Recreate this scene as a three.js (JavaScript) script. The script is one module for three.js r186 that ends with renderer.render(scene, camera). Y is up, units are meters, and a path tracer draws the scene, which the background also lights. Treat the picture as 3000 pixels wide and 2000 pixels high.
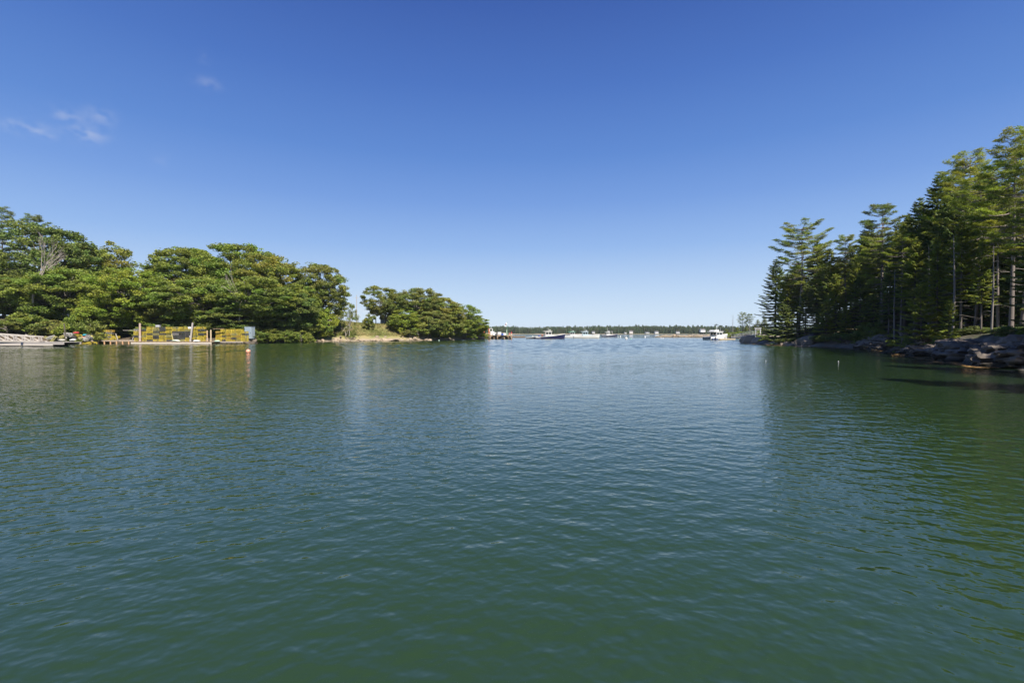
import * as THREE from 'three';
import { mergeGeometries } from 'three/addons/utils/BufferGeometryUtils.js';
import { RoundedBoxGeometry } from 'three/addons/geometries/RoundedBoxGeometry.js';
import { ImprovedNoise } from 'three/addons/math/ImprovedNoise.js';
import { MarchingCubes } from 'three/addons/objects/MarchingCubes.js';

// ---------------------------------------------------------------- camera, sky, sun, exposure
const scene = new THREE.Scene();
const EYE = 2.2, FPX = 1400;                       // eye height in metres, focal length for a 3000 x 2000 frame
const camera = new THREE.PerspectiveCamera(2 * Math.atan(1000 / FPX) * 180 / Math.PI, 3000 / 2000, 0.1, 6000);
camera.position.set(0, EYE, 0);
camera.rotation.x = -Math.atan(24.5 / FPX);        // a touch below level
scene.add(camera);
const renderer = new THREE.WebGLRenderer({ antialias: true });
renderer.toneMapping = THREE.LinearToneMapping;
const EXPOSURE = 1.65;
renderer.toneMappingExposure = EXPOSURE;
renderer.shadowMap.enabled = true;

const SUN_AZ = 27 * Math.PI / 180, SUN_EL = 50 * Math.PI / 180;   // over the photographer's shoulder
const sunDir = new THREE.Vector3(Math.sin(SUN_AZ) * Math.cos(SUN_EL), Math.sin(SUN_EL), Math.cos(SUN_AZ) * Math.cos(SUN_EL));
const sun = new THREE.DirectionalLight(new THREE.Color().setRGB(1, 0.93, 0.82), 5);
sun.position.copy(sunDir).multiplyScalar(300);
sun.castShadow = true; sun.shadow.mapSize.set(4096, 4096);
Object.assign(sun.shadow.camera, { left: -220, right: 220, top: 220, bottom: -220, near: 1, far: 900 });
scene.add(sun); scene.add(sun.target);

const lin = (c) => { c /= 255; return c <= 0.04045 ? c / 12.92 : ((c + 0.055) / 1.055) ** 2.4; };
function rng(seed) { let a = seed >>> 0; return () => { a = (a + 0x6D2B79F5) | 0; let t = Math.imul(a ^ (a >>> 15), 1 | a); t = (t + Math.imul(t ^ (t >>> 7), 61 | t)) ^ t; return ((t ^ (t >>> 14)) >>> 0) / 4294967296; }; }
const perlin = new ImprovedNoise();
const N3 = (x, y, z) => perlin.noise(x, y, z);
function fbm(x, y, z, o = 4) { let s = 0, a = 0.5; for (let i = 0; i < o; i++) { s += a * N3(x, y, z); x = x * 2.03 + 7.1; y = y * 2.03 + 3.7; z = z * 2.03 + 1.3; a *= 0.5; } return s; }
const clamp = (x, a = 0, b = 1) => Math.min(b, Math.max(a, x));
const sstep = (a, b, x) => { const t = clamp((x - a) / (b - a)); return t * t * (3 - 2 * t); };
const mixc = (a, b, t) => [a[0] + (b[0] - a[0]) * t, a[1] + (b[1] - a[1]) * t, a[2] + (b[2] - a[2]) * t];

{ // clear sky with a few torn wisps of cloud
  const W = 3072, H = 1536, data = new Float32Array(W * H * 4);
  const stops = [[-90, 190, 210, 230], [0, 219, 233, 246], [1.5, 212, 231, 248], [5, 189, 215, 245], [10, 150, 186, 237], [15, 121, 161, 225], [20, 98, 141, 212], [27, 79, 119, 195], [35, 63, 97, 173], [55, 47, 77, 148], [90, 39, 69, 138]].map((s) => [s[0], lin(s[1]) / EXPOSURE, lin(s[2]) / EXPOSURE, lin(s[3]) / EXPOSURE]);
  const wisps = [[114, 385, 46, 14, .55], [205, 345, 30, 16, .45], [265, 398, 34, 15, .6], [300, 345, 28, 20, .38], [45, 372, 20, 16, .25], [618, 250, 26, 12, .3], [606, 178, 12, 12, .18], [475, 470, 20, 18, .1], [1060, 905, 70, 26, .6], [1090, 860, 40, 10, .25], [1020, 935, 60, 16, .7], [1150, 930, 60, 14, .5], [-500, 420, 60, 20, .4], [3700, 300, 60, 20, .35], [4300, 420, 60, 16, .35]].map(([px, py, w, h, a]) => {
    const r = Math.hypot(px - 1500, FPX); return [Math.atan2(px - 1500, FPX), Math.atan2(975.5 - py, r), w / r, h / r, a];
  });
  for (let j = 0; j < H; j++) {
    const el = ((j + 0.5) / H - 0.5) * 180; let k = 0; while (k < stops.length - 2 && stops[k + 1][0] < el) k++;
    const t = clamp((el - stops[k][0]) / (stops[k + 1][0] - stops[k][0])), base = [1, 2, 3].map((c) => stops[k][c] + (stops[k + 1][c] - stops[k][c]) * t);
    const e = el * Math.PI / 180;
    for (let i = 0; i < W; i++) {
      const az = ((i + 0.5) / W - 0.5) * 2 * Math.PI, x = Math.cos(az) * Math.cos(e), y = Math.sin(e), z = Math.sin(az) * Math.cos(e), o = (j * W + i) * 4;
      const c = Math.max(0, x * sunDir.x + y * sunDir.y + z * sunDir.z), glow = 1 + 0.5 * c ** 8;
      const r = [base[0] * glow, base[1] * glow, base[2] * glow];
      if (el > 0 && el < 32) {
        let va = Math.atan2(x, -z);
        for (const [wa, we, ww, wh, a] of wisps) {
          const dx = (va - wa) / ww, dy = (e - we) / wh; if (dx * dx + dy * dy > 9) continue;
          const n = fbm(va * 60 + 3, e * 95, 2.2, 5), d = Math.exp(-(dx * dx + dy * dy) * 0.8) * clamp(0.55 + n * 2.6) * a;
          for (let q = 0; q < 3; q++) r[q] += (0.5 - r[q]) * d * 0.42;
        }
      }
      data[o] = r[0]; data[o + 1] = r[1]; data[o + 2] = r[2]; data[o + 3] = 1;
    }
  }
  const t = new THREE.DataTexture(data, W, H, THREE.RGBAFormat, THREE.FloatType);
  t.mapping = THREE.EquirectangularReflectionMapping; t.magFilter = THREE.LinearFilter; t.needsUpdate = true;
  scene.background = t; scene.environment = t;
}

// ---------------------------------------------------------------- helpers
const X = (px, d) => (px - 1500) / FPX * d;                 // sideways metres at a forward distance
const Y = (py, d) => EYE + (975.5 - py) / FPX * d;          // height in metres
const taken = {};
function numbered(n) { const k = (taken[n] = (taken[n] ?? -1) + 1); return k ? n + '_' + String(k).padStart(3, '0') : n; }
function tag(o, label, category, group, kind) { if (label) o.userData.label = label; if (category) o.userData.category = category; if (group) o.userData.group = group; if (kind) o.userData.kind = kind; return o; }
function shadows(o) { o.traverse((m) => { if (m.isMesh) { m.castShadow = true; m.receiveShadow = true; } }); return o; }
function thing(name, pos, turn, label, category, group) { const g = new THREE.Group(); g.name = numbered(name); g.position.set(...pos); g.rotation.y = turn || 0; scene.add(g); return tag(g, label, category, group); }
const shared = new Map();
function M(r, g, b, rough = 0.8, extra = {}) {
  const key = JSON.stringify([r, g, b, rough, extra]); if (shared.has(key)) return shared.get(key);
  const m = new (extra.transmission || extra.clearcoat ? THREE.MeshPhysicalMaterial : THREE.MeshStandardMaterial)({ roughness: rough, side: THREE.DoubleSide, ...extra }); m.color.setRGB(r, g, b); shared.set(key, m); return m;
}
function strip(g) { const o = g.index ? g.toNonIndexed() : g; for (const k of Object.keys(o.attributes)) if (!['position', 'normal'].includes(k)) o.deleteAttribute(k); return o; }
function obj(name, geos, mat, parent = scene) {
  const list = Array.isArray(geos) ? geos : [geos];
  const m = new THREE.Mesh(list.length === 1 ? list[0] : mergeGeometries(list.map(strip)), mat);
  m.name = parent === scene ? numbered(name) : name; m.castShadow = m.receiveShadow = true; parent.add(m); return m;
}
const bx = (w, h, d, x = 0, y = 0, z = 0, rz = 0, ry = 0, rx = 0) => { const g = new THREE.BoxGeometry(w, h, d); if (rx) g.rotateX(rx); if (rz) g.rotateZ(rz); if (ry) g.rotateY(ry); g.translate(x, y, z); return g; };
const rbx = (w, h, d, x = 0, y = 0, z = 0, r = 0.03) => { const g = new RoundedBoxGeometry(w, h, d, 2, Math.min(r, w / 2.1, h / 2.1, d / 2.1)); g.translate(x, y, z); return g; };
const cy = (r0, r1, h, x = 0, y = 0, z = 0, s = 10) => { const g = new THREE.CylinderGeometry(r1, r0, h, s); g.translate(x, y + h / 2, z); return g; };
function bar(a, b, w, h = w) { // a squared timber from a to b
  const A = new THREE.Vector3(...a), B = new THREE.Vector3(...b), L = A.distanceTo(B), g = new THREE.BoxGeometry(w, h, L);
  const m = new THREE.Matrix4().lookAt(A, B, Math.abs(B.y - A.y) > 0.98 * L ? new THREE.Vector3(1, 0, 0) : new THREE.Vector3(0, 1, 0)); g.applyMatrix4(m); g.translate((a[0] + b[0]) / 2, (a[1] + b[1]) / 2, (a[2] + b[2]) / 2); return g;
}
function rod(a, b, r0, r1 = r0, s = 7) {
  const A = new THREE.Vector3(...a), B = new THREE.Vector3(...b), L = A.distanceTo(B), g = new THREE.CylinderGeometry(r1, r0, L, s); g.translate(0, L / 2, 0);
  g.applyQuaternion(new THREE.Quaternion().setFromUnitVectors(new THREE.Vector3(0, 1, 0), B.clone().sub(A).normalize())); g.translate(...a); return g;
}
const V = (m) => ({ vertexColors: true, ...m });
class Geo { // vertex-coloured triangles
  constructor() { this.p = []; this.c = []; this.n = []; this.i = []; }
  tri(a, b, c, col) { const k = this.p.length / 3; this.p.push(...a, ...b, ...c); for (let q = 0; q < 3; q++) this.c.push(...col); this.i.push(k, k + 1, k + 2); }
  leaf(x, y, z, ux, uy, uz, vx, vy, vz, col) { // a pointed blade: tip, tail along u; sides along v
    const k = this.p.length / 3, f = 0.15; this.p.push(x - ux, y - uy, z - uz, x + vx - ux * f, y + vy - uy * f, z + vz - uz * f, x + ux, y + uy, z + uz, x - vx - ux * f, y - vy - uy * f, z - vz - uz * f);
    for (let q = 0; q < 4; q++) this.c.push(col[0], col[1], col[2]); this.i.push(k, k + 1, k + 2, k, k + 2, k + 3);
  }
  limb(pts, rad, s, colf) { // tapered tube through points
    const k = this.p.length / 3, P = pts.map((p) => new THREE.Vector3(...p)); this.smooth = true;
    for (let a = 0; a < P.length; a++) {
      const d = P[Math.min(a + 1, P.length - 1)].clone().sub(P[Math.max(a - 1, 0)]).normalize(), u = new THREE.Vector3(Math.abs(d.y) > 0.9 ? 1 : 0, Math.abs(d.y) > 0.9 ? 0 : 1, 0).cross(d).normalize(), v = d.clone().cross(u);
      for (let q = 0; q < s; q++) {
        const t = q / s * 2 * Math.PI, n = u.clone().multiplyScalar(Math.cos(t)).addScaledVector(v, Math.sin(t)), w = P[a].clone().addScaledVector(n, rad[a]);
        this.p.push(w.x, w.y, w.z); this.n.push(n.x, n.y, n.z); const c = colf(a, q); this.c.push(c[0], c[1], c[2]);
      }
    }
    for (let a = 0; a < P.length - 1; a++) for (let q = 0; q < s; q++) { const b = k + a * s + q, e = k + a * s + (q + 1) % s; this.i.push(b, e, b + s, e, e + s, b + s); }
  }
  build() {
    const g = new THREE.BufferGeometry(); g.setAttribute('position', new THREE.Float32BufferAttribute(this.p, 3)); g.setAttribute('color', new THREE.Float32BufferAttribute(this.c, 3));
    if (this.n.length === this.p.length) g.setAttribute('normal', new THREE.Float32BufferAttribute(this.n, 3)); g.setIndex(this.i); return g;
  }
}

// ---------------------------------------------------------------- water
function ripples(size, metres, seed, rms, peak, spread, dirs) { // slopes of a random sea, periodic over the tile
  const n = size, re = new Float32Array(n * n), im = new Float32Array(n * n), r = rng(seed);
  const gauss = () => Math.sqrt(-2 * Math.log(r() + 1e-9)) * Math.cos(6.2831853 * r());
  const hr = new Float32Array(n * n), hi = new Float32Array(n * n);
  for (let b = 0; b < n; b++) for (let a = 0; a < n; a++) {
    const kx = (a < n / 2 ? a : a - n), kz = (b < n / 2 ? b : b - n), k = Math.hypot(kx, kz); const g1 = gauss(), g2 = gauss(); if (!k || k > n * 0.3) continue;
    const lam = metres / k, l = Math.log(lam / peak), th = Math.atan2(kz, kx); let w = 0.12;
    for (const [d, p, m] of dirs) w += m * Math.pow(Math.abs(Math.cos(th - d)), p);
    const amp = Math.sqrt(w * Math.exp(-l * l / (2 * (l > 0 ? spread[1] : spread[0]) ** 2))) / k / k; // height amplitude; slopes follow
    hr[b * n + a] = g1 * amp; hi[b * n + a] = g2 * amp;
  }
  for (let b = 0; b < n; b++) for (let a = 0; a < n; a++) {
    const q = b * n + a, q2 = ((n - b) % n) * n + (n - a) % n, Hr = hr[q] + hr[q2], Hi = hi[q] - hi[q2];
    const kx = (a < n / 2 ? a : a - n), kz = (b < n / 2 ? b : b - n);
    const sxr = -kx * Hi, sxi = kx * Hr, szr = -kz * Hi, szi = kz * Hr; re[q] = sxr - szi; im[q] = sxi + szr;
  }
  const fft = (R, I, o, st) => {
    for (let i = 1, j = 0; i < n; i++) { let bit = n >> 1; for (; j & bit; bit >>= 1) j ^= bit; j ^= bit; if (i < j) { const A = o + i * st, B = o + j * st; let t = R[A]; R[A] = R[B]; R[B] = t; t = I[A]; I[A] = I[B]; I[B] = t; } }
    for (let len = 2; len <= n; len <<= 1) {
      const ang = 2 * Math.PI / len, h = len >> 1, wr = Math.cos(ang), wi = Math.sin(ang);
      for (let i = 0; i < n; i += len) { let cr = 1, ci = 0; for (let j = 0; j < h; j++) { const A = o + (i + j) * st, B = o + (i + j + h) * st, vr = R[B] * cr - I[B] * ci, vi = R[B] * ci + I[B] * cr; R[B] = R[A] - vr; I[B] = I[A] - vi; R[A] += vr; I[A] += vi; const t = cr * wr - ci * wi; ci = cr * wi + ci * wr; cr = t; } }
    }
  };
  const tr = new Float32Array(n), ti = new Float32Array(n);
  for (let b = 0; b < n; b++) fft(re, im, b * n, 1);
  for (let a = 0; a < n; a++) { for (let b = 0; b < n; b++) { tr[b] = re[b * n + a]; ti[b] = im[b * n + a]; } fft(tr, ti, 0, 1); for (let b = 0; b < n; b++) { re[b * n + a] = tr[b]; im[b * n + a] = ti[b]; } }
  let s = 0; for (let q = 0; q < n * n; q++) s += re[q] * re[q] + im[q] * im[q]; const f = rms / Math.sqrt(s / (n * n));
  const out = new Float32Array(n * n * 4);
  for (let q = 0; q < n * n; q++) { const sx = re[q] * f, sz = im[q] * f, l = 1 / Math.hypot(sx, sz, 1); out[q * 4] = -sx * l * 0.5 + 0.5; out[q * 4 + 1] = -sz * l * 0.5 + 0.5; out[q * 4 + 2] = l * 0.5 + 0.5; out[q * 4 + 3] = 1; }
  const t = new THREE.DataTexture(out, n, n, THREE.RGBAFormat, THREE.FloatType); t.wrapS = t.wrapT = THREE.RepeatWrapping; t.magFilter = THREE.LinearFilter; t.needsUpdate = true; t.repeat.set(1 / metres, 1 / metres); return t;
}
// waves as real relief: short ones in the sheltered cove, longer ones where the wind comes in from the bay
const WAVES = (() => {
  const r = rng(5), L = [], set = (n, l0, l1, rms, end) => { const m = []; let s = 0; for (let k = 0; k < n; k++) { const lam = l0 * Math.pow(l1 / l0, r()), u = r(), th = Math.PI / 2 + (u < 0.6 ? 0.1 + (r() - .5) * 1.5 : u < 0.8 ? -0.8 + (r() - .5) * .7 : 0.85 + (r() - .5) * .7), kk = 2 * Math.PI / lam, a = 0.5 + r(); s += a * a / 2; m.push([kk * Math.cos(th), kk * Math.sin(th), r() * 6.2832, a / kk, end]); } for (const w of m) w[3] *= rms / Math.sqrt(s); L.push(...m); };
  set(50, 0.28, 0.5, 0.04, 15); set(44, 0.6, 1.0, 0.016, 62); set(40, 1.25, 2.1, 0.05, 112); set(44, 1.8, 2.8, 0.06, 230); return L;
})();
const seaAt = (x, z) => {
  const d = Math.max(Math.abs(z), Math.abs(x) * 0.8), bay = 0.03 + 0.97 * sstep(30, 90, -z), gust = 0.45 + 1.15 * clamp(0.5 + 2 * fbm(x * 0.03, 4.4, z * 0.055, 3)); let h = 0, sx = 0, sz = 0;
  for (const [kx, kz, ph, a, end] of WAVES) { if (d > end) continue; const w = (1 - sstep(end * 0.66, end, d)) * (end > 100 ? bay : gust); const t = kx * x + kz * z + ph, A = a * w; h += A * Math.sin(t); const c = A * Math.cos(t); sx += c * kx; sz += c * kz; }
  return [h, sx, sz];
};
{
  const P = [], NN = [], UV = [], IDX = [];
  const vert = (x, z, s) => { const l = 1 / Math.hypot(s[1], s[2], 1); P.push(x, s[0], z); NN.push(-s[1] * l, l, -s[2] * l); UV.push(x, -z); return P.length / 3 - 1; };
  const line = (a, b, step) => { const n = Math.max(1, Math.round((b - a) / step)), o = []; for (let k = 0; k <= n; k++) o.push(a + (b - a) * k / n); return o; };
  // a patch of sheet; edges given a coarser neighbour follow that neighbour's straight edge
  const patch = (xs, zs, edge = {}) => {
    const base = P.length / 3, nx = xs.length, snap = (v, list) => { let k = 0; while (k < list.length - 2 && list[k + 1] <= v) k++; return [list[k], list[k + 1]]; };
    for (let j = 0; j < zs.length; j++) for (let i = 0; i < nx; i++) {
      const x = xs[i], z = zs[j]; let s = seaAt(x, z), near = null;
      if (edge.z1 && j === zs.length - 1) { const [a, b] = snap(x, edge.z1); near = [[a, z], [b, z], (x - a) / (b - a)]; } else if (edge.z0 && j === 0) { const [a, b] = snap(x, edge.z0); near = [[a, z], [b, z], (x - a) / (b - a)]; } else if (edge.x && (i === 0 || i === nx - 1)) { const [a, b] = snap(z, edge.x); near = [[x, a], [x, b], (z - a) / (b - a)]; }
      if (near) { const A = seaAt(...near[0]), B = seaAt(...near[1]); s = [A[0] + (B[0] - A[0]) * near[2], s[1], s[2]]; } vert(x, z, s);
    }
    for (let j = 0; j < zs.length - 1; j++) for (let i = 0; i < nx - 1; i++) { const q = base + j * nx + i; IDX.push(q, q + 1, q + nx, q + 1, q + nx + 1, q + nx); }
  };
  const A = 24, B = 84, zA0 = 3, zA1 = -15, zB1 = -62, zC1 = -112, zD1 = -225, back = 60;
  const xB = line(-B, B, 0.24), zB = line(zA1, zB1, 0.24).reverse().map((z) => z), desc = (a, b, st) => line(b, a, st).reverse();
  const xC = line(-130, 64, 0.42), xD = line(-76, 78, 0.55);
  patch(line(-A, A, 0.09), desc(zA0, zA1, 0.075), { z1: xB, x: line(zA1, zA0, 1), z0: line(-A, A, 2) });
  patch(xB, desc(zA1, zB1, 0.22), { z1: xC, x: line(zB1, zA1, 2) });
  patch(xC, desc(zB1, zC1, 0.42), { z1: xD, x: line(zC1, zB1, 2) });
  patch(xD, desc(zC1, zD1, 0.55), { z1: line(-76, 78, 7), x: line(zD1, zC1, 4) });
  // the rest of the sheet, out of sight or far out in the bay
  patch(line(-A, A, 2), desc(back, zA0, 3), {}); for (const s of [[-1700, -A], [A, 1700]]) patch(line(s[0], s[1], 60), desc(back, zA0, 57), {});
  for (const [x0, z0, z1, st] of [[A, zA0, zA1, 1], [B, zA1, zB1, 2]]) for (const k of [-1, 1]) patch(k < 0 ? [-1700, -300, -x0] : [x0, 300, 1700], desc(z0, z1, st), {});
  for (const [l, h, z0, z1, st] of [[-130, 64, zB1, zC1, 2], [-76, 78, zC1, zD1, 4]]) { patch([-1700, -300, l], desc(z0, z1, st), {}); patch([h, 300, 1700], desc(z0, z1, st), {}); }
  patch([-1700, -76], desc(zD1, -2100, 400), {}); patch(line(-76, 78, 7), desc(zD1, -2100, 25), {}); patch([78, 1700], desc(zD1, -2100, 400), {});
  const g = new THREE.BufferGeometry(); g.setAttribute('position', new THREE.Float32BufferAttribute(P, 3)); g.setAttribute('normal', new THREE.Float32BufferAttribute(NN, 3)); g.setAttribute('uv', new THREE.Float32BufferAttribute(UV, 2)); g.setIndex(IDX);
  const nm = ripples(2048, 19, 11, 0.06, 0.13, [0.55, 0.6], [[Math.PI / 2 + 0.12, 4, 1], [Math.PI / 2 - 0.75, 6, 0.45], [Math.PI / 2 + 0.8, 6, 0.4]]);
  const wm = new THREE.MeshPhysicalMaterial({ roughness: 0.035, ior: 1.5, normalMap: nm, side: THREE.DoubleSide }); wm.color.setRGB(0.0185, 0.04, 0.0145);
  tag(obj('water', g, wm), 'calm green cove water covered in small ripples', 'water', null, 'structure');
}

// ---------------------------------------------------------------- land
function land(pts) { // signed distance to a shoreline, positive inland
  const P = pts.map(([px, d]) => [X(px, d), -d]);
  const f = (x, z) => {
    let best = 1e9, inside = false;
    for (let i = 0, j = P.length - 1; i < P.length; j = i++) {
      const [ax, az] = P[j], [bx_, bz] = P[i], dx = bx_ - ax, dz = bz - az, t = clamp(((x - ax) * dx + (z - az) * dz) / (dx * dx + dz * dz)), ex = x - ax - t * dx, ez = z - az - t * dz, q = ex * ex + ez * ez; if (q < best) best = q;
      if ((az > z) !== (bz > z) && x < (bx_ - ax) * (z - az) / (bz - az) + ax) inside = !inside;
    }
    return (inside ? 1 : -1) * Math.sqrt(best);
  };
  f.box = [Math.min(...P.map((p) => p[0])), Math.max(...P.map((p) => p[0])), Math.min(...P.map((p) => p[1])), Math.max(...P.map((p) => p[1]))]; return f;
}
const leftShore = land([[-700, 78], [0, 92], [130, 94], [250, 100], [400, 101], [620, 101], [740, 100], [860, 107], [920, 115], [1000, 121], [1100, 128], [1180, 132], [1260, 137], [1340, 150], [1415, 172], [1418, 205], [1300, 260], [700, 300], [0, 300], [-900, 240]]);
const rightShore = land([[2180, 101], [2235, 91], [2300, 82], [2400, 75], [2500, 68], [2600, 60], [2650, 54], [2700, 45], [2800, 37.5], [2900, 32], [3000, 27.5], [3300, 19.5], [3900, 11], [5200, 5.5], [9500, 5.2], [9500, 18], [4600, 90], [2900, 150], [2400, 135], [2240, 118]]);
const pointShore = land([[2130, 205], [2200, 190], [2260, 182], [2330, 178], [2600, 165], [3100, 200], [2700, 300], [2300, 290], [2120, 240]]);
const hLeft = (x, z) => { const d = leftShore(x, z) + 1.6 * fbm(x * 0.11, 1, z * 0.11, 3), knoll = sstep(-66, -40, x); const r = d < 0 ? Math.max(-1.5, d * 0.5) : 1.1 * sstep(0, 2.6, d) + (4.3 - 0.7 * knoll) * sstep(1, 19 - 3 * knoll, d) + 0.03 * Math.min(d, 40) * (1 - knoll); return r + (d > 0 ? 0.35 * fbm(x * 0.35, 5, z * 0.35, 3) * sstep(0, 2, d) : 0); };
const hRight = (x, z) => { const d = rightShore(x, z) + 1.8 * fbm(x * 0.16, 9, z * 0.16, 3), near = sstep(-62, -40, z); const r = d < 0 ? Math.max(-1.5, d * 0.45) : (0.75 + 0.95 * near) * sstep(0, 3.2, d) + 0.1 * d + 0.5 * sstep(3, 14, d) + 0.42 * Math.max(0, d - 9); return r + (d > 0 ? 0.5 * fbm(x * 0.4, 2, z * 0.4, 4) * sstep(0, 2, d) : 0); };
const hPoint = (x, z) => { const d = pointShore(x, z); return d < 0 ? Math.max(-1, d * 0.4) : 1.4 * sstep(0, 6, d) + 0.02 * d + 0.4 * fbm(x * 0.2, 3, z * 0.2, 3); };
const dirtMat = new THREE.MeshStandardMaterial({ vertexColors: true, roughness: 0.95, side: THREE.DoubleSide });
function terrain(name, label, f, h, step, colour) {
  const [x0, x1, z0, z1] = f.box, nx = Math.ceil((x1 - x0) / step) + 6, nz = Math.ceil((z1 - z0) / step) + 6, p = [], c = [], idx = [], hs = [];
  for (let j = 0; j < nz; j++) for (let i = 0; i < nx; i++) { const x = x0 + (i - 3) * step, z = z0 + (j - 3) * step, y = h(x, z); p.push(x, y, z); hs.push(y); c.push(...colour(x, y, z)); }
  for (let j = 0; j < nz - 1; j++) for (let i = 0; i < nx - 1; i++) { const q = j * nx + i; if (Math.max(hs[q], hs[q + 1], hs[q + nx], hs[q + nx + 1]) > -0.5) idx.push(q, q + nx, q + 1, q + 1, q + nx, q + nx + 1); }
  const g = new THREE.BufferGeometry(); g.setAttribute('position', new THREE.Float32BufferAttribute(p, 3)); g.setAttribute('color', new THREE.Float32BufferAttribute(c, 3)); g.setIndex(idx); g.computeVertexNormals();
  return tag(obj(name, g, dirtMat), label, 'ground', null, 'structure');
}
const ROCK = [0.30, 0.26, 0.21], WEED = [0.045, 0.036, 0.012], LITTER = [0.085, 0.062, 0.04], GRASS = [0.15, 0.17, 0.045], STRAW = [0.30, 0.25, 0.11], MOSS = [0.05, 0.06, 0.02];
terrain('shore_ground', 'sloping shore ground with grass and leaf litter under broadleaf trees', leftShore, hLeft, 0.9, (x, y, z) => {
  const n = fbm(x * 0.5, 3, z * 0.5, 4), n2 = fbm(x * 0.12, 8, z * 0.12, 3), knoll = sstep(-66, -52, x); let c = mixc(LITTER, mixc(GRASS, STRAW, clamp(0.5 + 2.2 * n2 + n)), knoll);
  c = mixc(mixc(LITTER, mixc([0.34, 0.26, 0.18], ROCK, clamp(.5 + 2 * n)), sstep(-51, -46, x + 6 * n2)), c, sstep(0.4, 0.85, y + n * 1.2)); return mixc(WEED, c, sstep(0.02, 0.3, y + 0.4 * n));
});
terrain('wooded_bank', 'mossy needle-covered bank under the conifers', rightShore, hRight, 0.75, (x, y, z) => {
  const n = fbm(x * 0.6, 3, z * 0.6, 4), n2 = fbm(x * 0.2, 8, z * 0.2, 3); let c = mixc(mixc(LITTER, MOSS, clamp(0.6 + 3 * n2)), [0.11, 0.08, 0.045], clamp(2.5 * n - 0.2));
  c = mixc(mixc(ROCK, [0.16, 0.15, 0.14], clamp(.5 + 2.5 * n)), c, sstep(0.9, 1.9, y + n * 2)); return mixc(WEED, c, sstep(-0.1, 0.15, y + 0.5 * n));
});
terrain('far_point_ground', 'low point of land beyond the gangway', pointShore, hPoint, 2, (x, y, z) => { const n = fbm(x * 0.3, 3, z * 0.3, 3); return mixc(ROCK, mixc([0.09, 0.1, 0.03], [0.18, 0.15, 0.05], clamp(.5 + 2 * n)), sstep(0.6, 1.2, y + n)); });

// ---------------------------------------------------------------- trees
const barkMat = new THREE.MeshStandardMaterial({ vertexColors: true, roughness: 0.92, side: THREE.DoubleSide });
const leafMats = {};
function leafMat(r, g, b, t = 0.42) { const k = [r, g, b, t].join(); if (!leafMats[k]) { const m = new THREE.MeshPhysicalMaterial({ vertexColors: true, roughness: 1, transmission: t, thickness: 0, side: THREE.DoubleSide, specularIntensity: 0.4 }); m.color.setRGB(r, g, b); leafMats[k] = m; } return leafMats[k]; }
const dirIn = (r) => { const y = 2 * r() - 1, t = 6.2832 * r(), s = Math.sqrt(1 - y * y); return [s * Math.cos(t), y, s * Math.sin(t)]; };
function blade(G, r, x, y, z, len, wid, up, tint) { // one leaf-sized face, its face turned mostly upward by `up`
  let d = dirIn(r); const n = [d[0] * (1 - up), Math.abs(d[1]) * (1 - up) + up, d[2] * (1 - up)], l = Math.hypot(...n); n[0] /= l; n[1] /= l; n[2] /= l;
  const t = 6.2832 * r(), ax = Math.cos(t), az = Math.sin(t), dt = ax * n[0] + az * n[2]; let u = [ax - dt * n[0], -dt * n[1], az - dt * n[2]]; const ul = Math.hypot(...u) || 1; u = u.map((q) => q / ul * len);
  const v = [n[1] * u[2] - n[2] * u[1], n[2] * u[0] - n[0] * u[2], n[0] * u[1] - n[1] * u[0]].map((q) => q / len * wid); G.leaf(x, y, z, ...u, ...v, tint);
}
const barkTone = (r, base) => (a, q) => { const k = 0.75 + 0.5 * r(); return [base[0] * k, base[1] * k, base[2] * k]; };
function branchPts(a, b, sag, r, n = 5) { const o = []; for (let k = 0; k <= n; k++) { const t = k / n, w = Math.sin(t * Math.PI); o.push([a[0] + (b[0] - a[0]) * t + (r() - .5) * .25 * w, a[1] + (b[1] - a[1]) * t + sag * w + (r() - .5) * .2 * w, a[2] + (b[2] - a[2]) * t + (r() - .5) * .25 * w]); } return o; }
const taper = (r0, r1, n) => Array.from({ length: n + 1 }, (_, k) => r0 + (r1 - r0) * k / n);

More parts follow.
